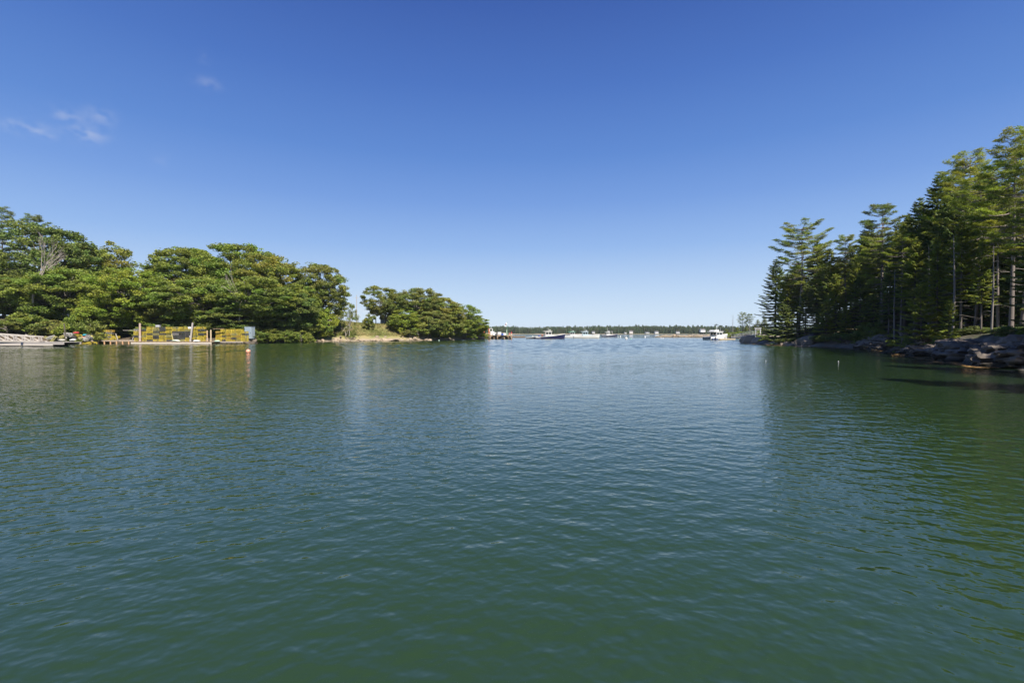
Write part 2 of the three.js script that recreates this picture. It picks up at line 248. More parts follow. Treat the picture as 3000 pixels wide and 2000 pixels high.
function broadleaf(seed, H, R, o = {}) { // spreading crown of many leafy sprays over crooked limbs
  const r = rng(seed), W = new Geo(), C = new Geo(), bole = H * (o.bole ?? 0.2), cyc = H * (o.mid ?? 0.47), ry = H - cyc - 0.5, bark = o.bark ?? [0.17, 0.15, 0.13], N = o.clumps ?? 250, per = o.per ?? 215, clumps = [];
  const lean = [(r() - .5) * 1.2, (r() - .5) * 1.2];
  // uneven crown outline: a few big lobes
  const lobes = Array.from({ length: 7 }, () => [...dirIn(r), 0.1 + 0.12 * r()]);
  for (let k = 0; k < N; k++) {
    const d = dirIn(r); d[1] = d[1] * 0.85 + 0.1; const l = Math.hypot(...d); let w = 0.88; for (const q of lobes) w += q[3] * Math.max(0, (d[0] * q[0] + d[1] * q[1] + d[2] * q[2]) / l) ** 5 - 0.012;
    const s = (k % 5 === 0 ? 0.35 + 0.4 * r() : 0.82 + 0.18 * r()) * w / l, low = d[1] < 0 ? (o.skirt ?? 0.95) : 1;
    clumps.push([lean[0] + d[0] * R * s, Math.max(0.6, cyc + d[1] * ry * s * low), lean[1] + d[2] * R * s, (0.75 + 0.6 * r()) * (o.size ?? 1)]);
  }
  W.limb([[0, -0.8, 0], [0.1, bole * 0.5, 0], [lean[0] * 0.4, bole, lean[1] * 0.4], [lean[0], cyc, lean[1]], [lean[0] * 1.3, cyc + ry * 0.7, lean[1] * 1.2]], [H * 0.028, H * 0.02, H * 0.017, H * 0.011, 0.03], 8, barkTone(r, bark));
  for (let k = 0; k < N; k += 4) { const c = clumps[k], t = 0.25 + 0.75 * r(), y0 = bole + (cyc - bole) * t, a = [lean[0] * (0.4 + 0.6 * t), y0, lean[1] * (0.4 + 0.6 * t)]; W.limb(branchPts(a, [c[0], c[1] - 0.1, c[2]], 0.5, r), taper(0.06 + 0.09 * r(), 0.025, 5), 5, barkTone(r, bark)); }
  for (const [x, y, z, s] of clumps) {
    const tone = 0.8 + 0.45 * r(), warm = r(), fl = 0.42 + 0.2 * r(), dr = 0.15 * (r() - .3);
    const spr = Array.from({ length: 5 }, () => [(r() - .5) * 1.3 * s, (r() - .5) * 0.5 * s, (r() - .5) * 1.3 * s, (0.5 + 0.35 * r()) * s]);
    for (let k = 0; k < per; k++) {
      const q = spr[k % 5], d = dirIn(r), m = Math.cbrt(0.25 + 0.75 * r()) * q[3], lx = d[0] * m, lz = d[2] * m; const ly = d[1] * m * fl - dr * (lx * lx + lz * lz);
      const v = tone * (0.8 + 0.4 * r()), tint = [v * (0.85 + 0.35 * warm), v, v * (0.8 + 0.3 * r())]; const L = (0.125 + 0.075 * r()) * (o.leaf ?? 1); blade(C, r, x + q[0] + lx, y + q[1] + ly, z + q[2] + lz, L, L * 0.7, 0.42, tint);
    }
  }
  return { W: W.build(), C: C.build(), h: H, R };
}
function spruce(seed, H, R, o = {}) { // pointed crown of down-swept layered boughs
  const r = rng(seed), W = new Geo(), C = new Geo(), bare = H * (o.bare ?? 0.08), bark = o.bark ?? [0.15, 0.128, 0.112], bend = [(r() - .5) * .5, (r() - .5) * .5];
  const ax = (y) => [bend[0] * (y / H) ** 2, y, bend[1] * (y / H) ** 2];
  const tp = [], tr = []; for (let k = 0; k <= 12; k++) { const y = -0.6 + (H + 0.5) * k / 12; tp.push(ax(Math.max(0, y)).map((q, i) => i === 1 ? y : q)); tr.push(Math.max(0.012, H * 0.0135 * (1 - k / 12.2))); }
  W.limb(tp, tr, 7, barkTone(r, bark));
  for (let y = H * 0.12; y < bare; y += 0.3 + 0.3 * r()) { const t = 6.28 * r(), L = 0.5 + 1.2 * r(), a = ax(y); W.limb([a, [a[0] + Math.cos(t) * L, y - 0.1 - 0.25 * r(), a[2] + Math.sin(t) * L]], [0.022, 0.008], 4, barkTone(r, [0.26, 0.235, 0.21])); }
  for (let y = bare; y < H - 0.15; y += (0.5 + 0.32 * r()) * (1 - 0.5 * y / H)) {
    const f = clamp((H - y) / (H - bare)), L0 = R * Math.pow(f, 0.72) * (o.full ?? 1) * (f > 0.82 ? 1 - (f - 0.82) * 1.2 : 1), nb = 6 + Math.floor(2.9 * r()), t0 = 6.28 * r();
    for (let k = 0; k < nb; k++) {
      const L = L0 * (0.5 + 0.65 * r()) + 0.12, t = t0 + k / nb * 6.28 + (r() - .5) * .5, c = Math.cos(t), s = Math.sin(t), a = ax(y), yb = y + (r() - .5) * 0.22, drop = 0.22 + 0.25 * f, tone = 0.72 + 0.55 * r(), warm = r();
      const at = (u) => [a[0] + c * L * u, yb + L * (-drop * u + 0.32 * u * u) + (1 - f) * L * 0.35 * u, a[2] + s * L * u];
      if (L > 0.6) W.limb([at(0), at(0.4), at(0.9)], [0.02 + 0.008 * L, 0.014, 0.005], 4, barkTone(r, bark));
      const steps = Math.max(3, Math.round(L / 0.105));
      for (let q = 1; q <= steps; q++) {
        const u = q / steps; if (u < 0.22 && L > 1) continue; const p = at(u), wid = Math.min(0.72, L * 0.42) * (1 - 0.72 * u) + 0.1, n = 7;
        for (let e = 0; e < n; e++) {
          const side = (e % 2 ? 1 : -1), sl = wid * (0.45 + 0.7 * r()), fw = 0.5 + 0.4 * r(), dx = c * fw - s * side, dz = s * fw + c * side, dl = Math.hypot(dx, dz), tl = sl * 0.55, dn = -0.05 - 0.28 * r();
          const v = tone * (0.75 + 0.5 * r()), tint = [v * (0.9 + 0.25 * warm), v, v * (0.85 + 0.25 * r())], ux = dx / dl * tl, uz = dz / dl * tl, uy = dn * tl, vw = 0.055 + 0.03 * r();
          C.leaf(p[0] + ux, p[1] + uy + (r() - .5) * .06, p[2] + uz, ux, uy, uz, -uz / tl * vw, (r() - .5) * vw * 1.4, ux / tl * vw, tint);
        }
      }
    }
  }
  for (let k = 0; k < 40; k++) { const y = H - 0.7 * r(), a = ax(y), t = 6.28 * r(), L = 0.08 + (H - y) * 0.28; C.leaf(a[0] + Math.cos(t) * L * .5, y, a[2] + Math.sin(t) * L * .5, Math.cos(t) * L * .5, 0.06, Math.sin(t) * L * .5, 0, 0.03, 0, [0.9, 0.95, 0.9]); }
  return { W: W.build(), C: C.build(), h: H, R };
}
function pine(seed, H, R, o = {}) { // tall trunk, bare snags below, long level boughs that end in needle plumes
  const r = rng(seed), W = new Geo(), C = new Geo(), start = H * (o.start ?? 0.42), bark = o.bark ?? [0.22, 0.185, 0.165], bend = [(r() - .5) * .9, (r() - .5) * .9];
  const ax = (y) => [bend[0] * Math.sin(y / H * 2.2), y, bend[1] * Math.sin(y / H * 2.6)]; const tp = [], tr = [];
  for (let k = 0; k <= 16; k++) { const y = -0.6 + (H + 0.2) * k / 16; tp.push([ax(Math.max(0, y))[0], y, ax(Math.max(0, y))[2]]); tr.push(Math.max(0.02, H * 0.0125 * (1 - 0.93 * (k / 16) ** 1.15))); }
  W.limb(tp, tr, 8, barkTone(r, bark));
  for (let y = H * 0.15; y < start + 1.5; y += 0.35 + 0.4 * r()) { const t = 6.28 * r(), L = 0.5 + R * 0.55 * r() * (y / start), a = ax(y), e = [a[0] + Math.cos(t) * L, y + 0.3 * (r() - .4) * L, a[2] + Math.sin(t) * L]; W.limb(branchPts(a, e, -0.1, r, 3), taper(0.03, 0.009, 3), 4, barkTone(r, [0.30, 0.27, 0.245])); if (L > 1) for (let q = 0; q < 3; q++) { const u = 0.4 + 0.5 * r(), m = [a[0] + (e[0] - a[0]) * u, a[1] + (e[1] - a[1]) * u, a[2] + (e[2] - a[2]) * u]; W.limb([m, [m[0] + (r() - .5) * .9, m[1] + (r() - .4) * .5, m[2] + (r() - .5) * .9]], [0.012, 0.005], 3, barkTone(r, [0.30, 0.27, 0.245])); } }
  const prof = o.profile ?? ((f) => Math.pow(Math.sin(Math.PI * clamp(0.16 + 0.80 * f)), 0.8));
  for (let y = start; y < H - 0.2;) {
    const f = (y - start) / (H - start), nb = 4 + Math.floor(2.9 * r()), t0 = 6.28 * r();
    for (let k = 0; k < nb; k++) {
      const L = Math.max(0.5, R * prof(f) * (0.5 + 0.65 * r())), t = t0 + k / nb * 6.28 + (r() - .5) * .7, rise = -0.08 + 0.42 * f + 0.15 * (r() - .5), a = ax(y + (r() - .5) * .25), e = [a[0] + Math.cos(t) * L, a[1] + rise * L, a[2] + Math.sin(t) * L], bp = branchPts(a, e, -0.12 * L, r, 4), tone = 0.75 + 0.5 * r(), warm = r();
      W.limb(bp, taper(0.03 + 0.012 * L, 0.01, 4), 5, barkTone(r, bark));
      const puffs = Math.max(2, Math.round(L * (o.dense ?? 7.5)));
      for (let q = 0; q < puffs; q++) {
        const u = 0.32 + 0.68 * Math.sqrt(r()), j = Math.min(3.999, u * 4), b = Math.floor(j), m = bp[b].map((v, i) => v + (bp[b + 1][i] - v) * (j - b)), off = (1 - u) * L * 0.45 + 0.25, sd = (r() - .5) * 2 * off, px = m[0] - Math.sin(t) * sd, py = m[1] + 0.05 + 0.1 * r(), pz = m[2] + Math.cos(t) * sd, pr = 0.3 + 0.2 * r();
        if (Math.abs(sd) > 0.25) W.limb([m, [px, py, pz]], [0.012, 0.005], 3, barkTone(r, bark));
        for (let w = 0; w < 28; w++) {
          const d = dirIn(r); d[1] = d[1] * 0.32 + 0.2; const l = 0.075 + 0.07 * r(), vv = tone * (0.75 + 0.5 * r()), x = px + d[0] * pr * r(), yy = py + d[1] * pr * 0.9 * r(), z = pz + d[2] * pr * r(), wv = 0.03 + 0.018 * r(), th = 6.28 * r();
          C.leaf(x + d[0] * l, yy + d[1] * l, z + d[2] * l, d[0] * l * 1.3, d[1] * l * 1.3, d[2] * l * 1.3, Math.cos(th) * wv, 0.3 * wv, Math.sin(th) * wv, [vv * (0.9 + 0.3 * warm), vv, vv * (0.8 + 0.3 * r())]);
        }
      }
    }
    y += (0.8 + 0.6 * r()) * (o.gap ?? 1) * (1 - 0.4 * f);
  }
  return { W: W.build(), C: C.build(), h: H, R };
}
function snag(seed, H, o = {}) { // dead standing tree
  const r = rng(seed), W = new Geo(), tone = o.bark ?? [0.2, 0.185, 0.17]; W.limb([[0, -0.5, 0], [0.1, H * .5, 0], [0, H, 0.1]], [H * 0.012, H * 0.008, 0.02], 7, barkTone(r, tone));
  for (let y = H * 0.25; y < H; y += 0.3 + 0.25 * r()) { const t = 6.28 * r(), L = (0.6 + 2.2 * r()) * (1.15 - y / H) + 0.2; W.limb(branchPts([0, y, 0], [Math.cos(t) * L, y + (o.up ?? -0.12) * L * (0.5 + r()), Math.sin(t) * L], 0.12, r, 3), taper(0.025, 0.007, 3), 4, barkTone(r, tone)); }
  return { W: W.build(), h: H, R: 2 };
}
function bareTree(seed, H) { // forked pale limbs with little foliage left
  const r = rng(seed), W = new Geo(), tone = [0.36, 0.31, 0.27];
  const grow = (a, dir, L, rad, n) => { const e = [a[0] + dir[0] * L, a[1] + dir[1] * L, a[2] + dir[2] * L]; W.limb(branchPts(a, e, 0.05, r, 3), taper(rad, rad * 0.55, 3), 5, barkTone(r, tone)); if (n > 0) for (let k = 0; k < 3; k++) { const d = [dir[0] + (r() - .5) * 1.3, dir[1] + (r() - .35) * 0.7, dir[2] + (r() - .5) * 1.3], l = Math.hypot(...d); grow(e.map((v, i) => a[i] + (v - a[i]) * (0.55 + 0.45 * r())), d.map((q) => q / l), L * (0.55 + 0.25 * r()), rad * 0.5, n - 1); } };
  grow([0, -0.5, 0], [0.05, 1, 0], H * 0.4, H * 0.016, 4); return { W: W.build(), h: H, R: H * 0.35 };
}
const OAKS = [broadleaf(101, 15, 8), broadleaf(102, 14, 8.5, { mid: .5 }), broadleaf(103, 16, 7.2, { clumps: 250 }), broadleaf(104, 12, 7.5, { mid: 0.47, bole: 0.12, skirt: 0.95 }), broadleaf(105, 13, 6, { bole: .12, clumps: 190 })];
const THIN = [broadleaf(111, 12, 5.5, { clumps: 60, per: 110, bark: [0.28, 0.25, 0.22], bole: .15 })];
const SHRUBS = [broadleaf(121, 4.2, 2.8, { clumps: 34, per: 170, size: 0.62, leaf: 0.85, mid: .42, bole: .05, skirt: 1 }), broadleaf(122, 3.4, 2.3, { clumps: 30, per: 170, size: 0.6, leaf: 0.8, mid: .42, bole: .05, skirt: 1 })];
const SPRUCES = [spruce(201, 16, 3.9), spruce(202, 18, 4.1, { bare: 0.2 }), spruce(203, 13, 3.3, { bare: 0.04 }), spruce(204, 17, 3.3, { bare: 0.35 }), spruce(205, 7, 2.3, { bare: 0.03 })];
const PINES = [pine(301, 20, 4.2), pine(302, 19, 4.6, { start: .5, profile: (f) => 0.55 + 0.55 * Math.sin(Math.PI * clamp(0.25 + .7 * f)) }), pine(303, 18, 3.4, { start: .55 }), pine(304, 21, 4.4, { start: .36 })];
const OAK_G = [leafMat(0.23, 0.30, 0.045), leafMat(0.2, 0.265, 0.045), leafMat(0.275, 0.35, 0.04), leafMat(0.235, 0.275, 0.06), leafMat(0.285, 0.31, 0.05), leafMat(0.17, 0.235, 0.05)];
const SPR_G = [leafMat(0.2, 0.265, 0.045, 0.4), leafMat(0.29, 0.345, 0.04, 0.4), leafMat(0.16, 0.225, 0.05, 0.4)];
const PIN_G = [leafMat(0.26, 0.325, 0.05, 0.38), leafMat(0.31, 0.37, 0.045, 0.38), leafMat(0.20, 0.265, 0.06, 0.38)];
function plant(name, proto, mat, x, y, z, turn, s, label, category, group) {
  const t = thing(name, [x, y, z], turn, label, category, group); t.scale.set(...(Array.isArray(s) ? s : [s, s, s]));
  const w = obj('trunk', proto.W, barkMat, t); if (proto.C) { const c = obj('crown', proto.C, mat, t); c.userData.kind = 'stuff'; } return t;
}
// broadleaf trees on the near shore: [px, distance, top py, half width px, prototype, tint]
const byShore = 'broadleaf trees along the shore';
const OAKW = ['round', 'broad', 'tall', 'low spreading', 'slender'], OAKT = ['mid-green', 'dark green', 'bright green', 'olive green', 'yellowish', 'blue-green'];
const LEFT_TREES = [
  [165, 116, 642, 130, 1, 5, 'tall dark green oak rising behind the bare forked tree'], [300, 122, 722, 90, 4, 4], [60, 108, 800, 110, 3, 1], [190, 106, 772, 120, 3, 0], [-60, 112, 720, 110, 0, 5], [-190, 112, 700, 130, 1, 0],
  [395, 107, 762, 118, 0, 2, 'bright green oak above the tallest trap stacks'], [330, 104, 850, 80, 3, 2],
  [555, 124, 702, 112, 2, 0, 'broad oak over the grey house'], [680, 126, 694, 125, 1, 0, 'highest domed oak of the shore grove'], [800, 124, 720, 100, 0, 4], [610, 109, 800, 125, 3, 0], [745, 109, 792, 125, 0, 0, 'low spreading oak overhanging the metal locker'], [850, 113, 842, 95, 3, 5], [700, 106, 880, 90, 3, 1], [500, 108, 865, 75, 4, 4],
  [938, 126, 750, 76, 2, 3, 'round-topped oak at the edge of the grassy knoll'], [890, 120, 830, 60, 4, 0],
  [1130, 146, 832, 60, 1, 3, 'flat-topped oak standing over the grassy knoll'], [1215, 148, 829, 78, 0, 3, 'tallest oak of the grove on the rocky point'], [1290, 152, 858, 74, 2, 4], [1340, 158, 888, 62, 1, 0], [1385, 168, 920, 46, 0, 2, 'smallest oak at the tip of the point above the pier'], [1260, 142, 905, 60, 3, 3], [1190, 140, 905, 46, 4, 2], [1330, 152, 925, 45, 3, 0],
];
{ const r = rng(77);
  for (const [px, d, top, hw, k, m, label] of LEFT_TREES) {
    const x = X(px, d), z = -d, g = hLeft(x, z), P = OAKS[k], H = Y(top, d) - g, rw = hw / FPX * d / (P.R * 0.93);
    plant('oak_tree', P, OAK_G[m], x, g, z, r() * 6.28, [rw, H / (P.h * 0.985), rw], label ?? `${OAKW[k]} ${OAKT[m]} oak ${px > 1050 ? 'in the grove on the rocky point' : px < 350 ? 'in the grove behind the float' : px < 640 ? 'in the grove behind the long trap stack' : 'in the grove past the metal locker'}`, 'tree', label ? undefined : px < 1050 ? 'oaks behind the trap dock' : 'oaks on the rocky point');
  }
  // far backing so that no sky shows low between the trunks
  for (let k = 0; k < 10; k++) { const px = -80 + k * 98 + 30 * r(), d = 136 + 8 * r(), x = X(px, d), g = hLeft(x, -d), P = OAKS[k % 5], H = Y(810 + 40 * r(), d) - g; plant('oak_tree', P, OAK_G[1], x, g, -d, r() * 6.28, [1, H / P.h, 1], `${OAKW[k % 5]} dark oak at the back of the shore grove`, 'tree', 'oaks at the back of the shore grove'); }
  const shrub = (px, d, top, hw, k, m, label, group) => { const x = X(px, d), g = hLeft(x, -d) - 0.1, P = SHRUBS[k], H = Y(top, d) - g, rw = hw / FPX * d / (P.R * 0.95); plant('shrub', P, OAK_G[m], x, g, -d, r() * 6.28, [rw, H / P.h, rw], label, 'shrub', group); };
  shrub(962, 121, 885, 34, 0, 2, 'yellow-green shrub beside the grassy slope');
  for (const [px, d, top, hw, k, m] of [[930, 118, 925, 36, 0, 0], [890, 114, 935, 36, 1, 1], [840, 110, 945, 36, 0, 1], [795, 107, 952, 30, 1, 0], [945, 119, 960, 22, 1, 2]]) shrub(px, d, top, hw, k, m, `${k ? 'low' : 'bushy'} ${['mid-green', 'dark green', 'bright green'][m]} shrub between the metal locker and the grassy slope`, 'shrubs past the metal locker');
  for (const [px, d, top, hw, k, m] of [[1165, 139, 912, 30, 0, 3], [1200, 139, 918, 36, 1, 2], [1250, 139.5, 920, 38, 0, 3], [1290, 143, 925, 36, 1, 0], [1330, 149, 930, 34, 0, 3], [1365, 158, 945, 30, 1, 0], [1230, 138, 955, 30, 0, 0], [1300, 145, 958, 26, 1, 0], [1195, 135.5, 962, 24, 1, 3], [1395, 168, 955, 22, 0, 2]]) shrub(px, d, top, hw, k, m, `${['mid-green', '', 'bright green', 'olive green'][m]} ${k ? 'low' : 'bushy'} shrub ${px < 1215 ? 'beside the pale rock shelf' : px < 1310 ? 'in the middle of the oak point' : 'near the pier end of the oak point'}`, 'shrubs on the rocky point');
  shrub(1418, 174, 972, 14, 1, 2, 'bright shrub hugging the landward end of the pier'); shrub(1005, 126, 968, 12, 1, 0, 'small round bush on the grassy slope');
  for (const [px, d, top, hw, k] of [[20, 100, 930, 50, 0], [110, 99, 955, 40, 1], [200, 103, 950, 40, 0], [290, 104, 945, 40, 1], [350, 104, 965, 26, 0], [640, 104, 940, 32, 1]]) shrub(px, d, top, hw, k, 1, `${k ? 'low' : 'bushy'} dark shrub ${px < 160 ? 'above the timber gangway' : px < 360 ? 'above the jumbled trap heap' : 'above the shaded trap stack'}`, 'shrubs behind the traps');
  for (let k = 0; k < 9; k++) shrub(-60 + k * 42 + 10 * r(), 96.5 + 3 * r(), 905 + 30 * r(), 38 + 8 * r(), k % 2, [0, 1, 3][k % 3], ['mid-green', 'dark green', 'olive'][k % 3] + ' bush on the bank behind the timber gangway', 'bushes behind the timber gangway');
  for (let k = 0; k < 10; k++) shrub(300 + k * 46 + 10 * r(), 103 + 2 * r(), 925 + 25 * r(), 34 + 8 * r(), k % 2, [0, 1][k % 2], ['mid-green', 'dark green'][k % 2] + ' bush pressed against the back of the trap stacks', 'bushes at the back of the trap stacks');
  for (let k = 0; k < 7; k++) shrub(758 + k * 24 + 8 * r(), 100.9 + k * 1.35 + r(), 958 + 15 * r(), 22 + 5 * r(), k % 2, [1, 0][k % 2], ['dark green', 'mid-green'][k % 2] + ' bush overhanging the water past the metal locker', 'bushes overhanging the water');
  { const P = THIN[0], d = 124, x = X(1022, d), g = hLeft(x, -d); plant('thin_tree', P, OAK_G[3], x, g, -d, 1, [.45, (Y(872, d) - g) / P.h, .45], 'thin twiggy tree with sparse leaves on the grassy knoll', 'tree'); }
  { const P = SHRUBS[0], d = 136, x = X(1078, d), g = hLeft(x, -d); plant('thin_tree', P, OAK_G[3], x, g, -d, 2, [.7, (Y(912, d) - g) / P.h, .7], 'little round tree on the crest of the knoll', 'tree'); }
  { const P = bareTree(401, 7), d = 123, x = X(1012, d), g = hLeft(x, -d); plant('bare_shrub', P, null, x, g, -d, 0, [.8, .62, .8], 'grey leafless shrub at the foot of the knoll', 'shrub'); }
  for (const [px, top, w] of [[75, 885, 46], [15, 880, 60], [-70, 890, 60], [90, 900, 50]]) shrub(px, px === 75 ? 99.5 : 112, top, w, 0, 1, 'tall dark thicket under the oaks by the gangway', 'thickets by the gangway');
  { const d = 101.5, x = X(92, d), g = hLeft(x, -d), P = bareTree(402, 22); plant('bare_tree', P, null, x, g, -d, 0.6, [.75, (Y(640, d) - g) / 21, .75], 'bare pale forked tree rising out of the oaks', 'tree'); }
  { const d = 103, x = X(700, d), g = hLeft(x, -d), P = bareTree(403, 16); plant('bare_tree', P, null, x, g, -d, 0, [.7, (Y(770, d) - g) / 15, .7], 'bare grey limbs showing through the domed oaks', 'tree'); }
  for (const [px, d, top, k] of [[10, 118, 612, 0], [112, 120, 632, 2]]) { const P = PINES[k], x = X(px, d), g = hLeft(x, -d); plant('pine_tree', P, PIN_G[2], x, g, -d, 4, [1.2, (Y(top, d) - g) / P.h, 1.2], px < 50 ? 'tall dark pine with flat boughs above the oaks by the gangway' : 'slim pine standing behind the bare forked tree', 'tree'); }
}
const TINT = ['deep green', 'yellow-green', 'blue-green'], SPK = ['full-skirted', 'tall', 'bushy low-branched', 'bare-stemmed', 'young'], PNK = ['broad-crowned', 'flat-boughed', 'small-headed', 'long-crowned'];
const whereIn = (px, inl) => px > 3100 ? 'out past the granite outcrops' : inl > 13 ? 'deep in the wood above the ledges' : px > 2680 ? 'above the big granite outcrops' : px > 2450 ? 'above the smooth granite dome' : 'near the gangway end of the wood';
const coniferLabel = (kind, k, m, px, inl) => `${(kind === 'p' ? PNK : SPK)[k]} ${TINT[m]} ${kind === 'p' ? 'pine' : 'spruce'} ${whereIn(px, inl)}`;
// conifers on the opposite bank: [px, distance, top py, kind, prototype, tint, width, label]
const sil = [[2150, 985], [2235, 850], [2272, 757], [2300, 745], [2335, 690], [2393, 720], [2430, 735], [2480, 700], [2550, 640], [2580, 600], [2640, 635], [2690, 580], [2735, 520], [2790, 490], [2830, 450], [2880, 500], [2930, 470], [2965, 392], [3060, 388], [3500, 345], [6000, -200]];
const silAt = (px) => { for (let k = 0; k < sil.length - 1; k++) if (px < sil[k + 1][0]) { const t = (px - sil[k][0]) / (sil[k + 1][0] - sil[k][0]); return sil[k][1] + (sil[k + 1][1] - sil[k][1]) * clamp(t); } return -200; };
const CONIFERS = [
  [2272, 103, 757, 's', 0, 0, 1.15, 'spruce at the end of the wood, next to the gangway arch'], [2338, 90, 668, 'p', 1, 0, 1.05, 'flat-topped pine with long reaching boughs near the gangway'], [2393, 94, 706, 's', 1, 2, 1], [2428, 88, 727, 's', 0, 1, 1.1], [2310, 92, 800, 's', 2, 1, 1.2], [2360, 86, 830, 's', 2, 0, 1.2],
  [2482, 84, 690, 'p', 2, 0, 1, 'bushy pine with pale bare snags beneath its crown'], [2578, 77, 597, 'p', 2, 2, 0.95, 'pine with a bare pale trunk and a small rounded top'], [2540, 86, 645, 's', 1, 2, 1], [2650, 72, 628, 's', 1, 1, 1], [2690, 68, 580, 's', 3, 0, 1], [2736, 64, 517, 's', 1, 0, 1.05, 'sharp-tipped spruce standing before the two tall pines'],
  [2832, 58, 447, 'p', 3, 1, 0.9, 'tall pine with a ragged double top'], [2856, 50, 520, 'p', 1, 1, 0.85, 'pine with a long lichen-grey trunk and dead lower branches'], [2876, 56, 494, 's', 3, 0, 0.9], [2963, 42, 388, 'p', 0, 1, 0.9, 'large pine with a thick straight trunk on the ledge'], [3030, 37, 392, 'p', 3, 0, 0.85], [2910, 52, 560, 's', 3, 2, .9], [2790, 60, 560, 's', 3, 1, 1],
  [2604, 63, 760, 's', 3, 2, .7], [2680, 58, 700, 's', 3, 1, 1], [2745, 50, 690, 's', 0, 1, .85], [2520, 74, 790, 's', 2, 0, 1], [2450, 79, 800, 's', 2, 1, 1.1], [2560, 68, 860, 's', 4, 0, 1.1], [2700, 49, 830, 's', 4, 1, 1], [2815, 47, 640, 's', 3, 1, .8], [2300, 86, 890, 's', 4, 0, 1.2], [2420, 78, 880, 's', 4, 1, 1.1], [2480, 74, 900, 's', 4, 1, 1.1], [2780, 43, 880, 's', 4, 1, .8], [2925, 46, 560, 'p', 2, 0, .8], [2875, 43, 700, 's', 3, 1, .75], [2995, 44, 430, 'p', 2, 2, .9], [2640, 62, 690, 'p', 2, 1, .8], [2505, 78, 745, 's', 3, 1, .9], [2578, 90, 840, 's', 2, 0, 1.3], [2500, 94, 835, 's', 2, 0, 1.5], [2540, 91, 845, 's', 2, 2, 1.5], [2462, 97, 830, 's', 2, 0, 1.5], [2645, 80, 830, 's', 2, 0, 1.4], [2985, 47, 690, 's', 2, 0, 1.2], [2950, 50, 720, 's', 2, 2, 1.2], [2905, 55, 700, 's', 2, 0, 1.2], [3020, 45, 640, 's', 0, 0, 1.1], [2620, 84, 860, 's', 2, 2, 1.3],
];
{ const r = rng(91), spots = [];
  const put = (px, d, top, kind, k, m, w, label, x = X(px, d)) => {
    const g = hRight(x, -d) - 0.05, P = kind === 'p' ? PINES[k] : SPRUCES[k], H = Math.max(3, Math.min(26, Y(top, d) - g)), s = H / P.h; spots.push([x, -d]);
    plant(kind === 'p' ? 'pine_tree' : 'spruce_tree', P, (kind === 'p' ? PIN_G : SPR_G)[m], x, g, -d, r() * 6.28, [s * w, s, s * w], label ?? coniferLabel(kind, k, m, px, rightShore(x, -d)), 'tree', label ? undefined : kind === 'p' ? 'pines on the rocky bank' : 'spruces on the rocky bank');
  };
  for (const t of CONIFERS) put(...t);
  // the depth of the wood, also where it runs on out of the frame and shades the ledges
  for (let tries = 0, n = 0; tries < 9000 && n < 165; tries++) {
    const x = 20 + 62 * r(), z = 12 - 122 * r(), inl = rightShore(x, z); if (inl < 3.2 || inl > 30) continue; const d = -z; const px = d > 4 ? 1500 + x / d * FPX : 9999;
    if (px < 2290 || (px < 3000 && d > 110)) continue; if (px < 3100 && inl < 5.5) continue; if (px > 3100 && (inl > 11 || z > 0)) continue; if (spots.some(([a, b]) => Math.hypot(a - x, b - z) < (px > 3100 ? 6.5 : 3.2))) continue;
    const kind = r() < 0.3 ? 'p' : 's', H = 11 + 6.5 * r(), g = hRight(x, z); let top = 975.5 - (g + H - EYE) * FPX / Math.max(d, 1); if (px < 3500) top = Math.max(top, silAt(px) + 15 + 70 * r());
    const Hh = d > 4 ? Y(top, d) - g : H; if (Hh < 6) continue; n++;
    const P = kind === 'p' ? Math.floor(4 * r()) : [1, 3, 3, 0, 1][Math.floor(5 * r())], PP = kind === 'p' ? PINES[P] : SPRUCES[P], s = Hh / PP.h, tm = Math.floor(3 * r()); spots.push([x, z]);
    plant(kind === 'p' ? 'pine_tree' : 'spruce_tree', PP, (kind === 'p' ? PIN_G : SPR_G)[tm], x, g - 0.05, z, r() * 6.28, [s * Math.min(1.15, 1 / Math.sqrt(s)), s, s * Math.min(1.15, 1 / Math.sqrt(s))], coniferLabel(kind, P, tm, px, inl), 'tree', kind === 'p' ? 'pines on the rocky bank' : 'spruces on the rocky bank');
  }
  const under = (px, d, top, hw, k, m, label, group) => { const x = X(px, d), g = hRight(x, -d) - 0.15, P = SHRUBS[k], H = Math.max(.5, Y(top, d) - g), rw = hw / FPX * d / (P.R * 0.95); plant('shrub', P, OAK_G[m ? 5 : 0], x, g, -d, r() * 6.28, [rw, H / P.h * (px > 2780 ? .7 : 1), rw], label, 'shrub', group); };
  for (const [px, d, top, hw, k, m] of [[2255, 92, 975, 28, 0, 1], [2300, 85, 985, 26, 1, 1], [2350, 81, 985, 30, 0, 1], [2420, 76, 975, 36, 1, 0], [2470, 73, 970, 34, 0, 1], [2520, 69, 960, 40, 1, 1], [2550, 67, 930, 40, 0, 1], [2590, 63, 965, 36, 1, 0], [2640, 58, 985, 30, 0, 0], [2690, 50, 985, 34, 1, 1], [2760, 44, 985, 30, 0, 1], [2860, 44, 935, 46, 1, 1], [2930, 40, 935, 40, 0, 1], [2990, 35, 925, 46, 1, 1], [3040, 33, 930, 40, 0, 0], [2800, 46, 950, 36, 0, 1]]) under(px, d, top, hw, k, m, `${['mid-green', 'dark green'][m]} ${k ? 'low' : 'bushy'} shrub ${px > 2780 ? 'on top of the massive outcrop' : px > 2620 ? 'behind the jointed ledge' : px > 2500 ? 'behind the smooth granite dome' : 'behind the waterline boulders'}`, 'shrubs below the conifers');
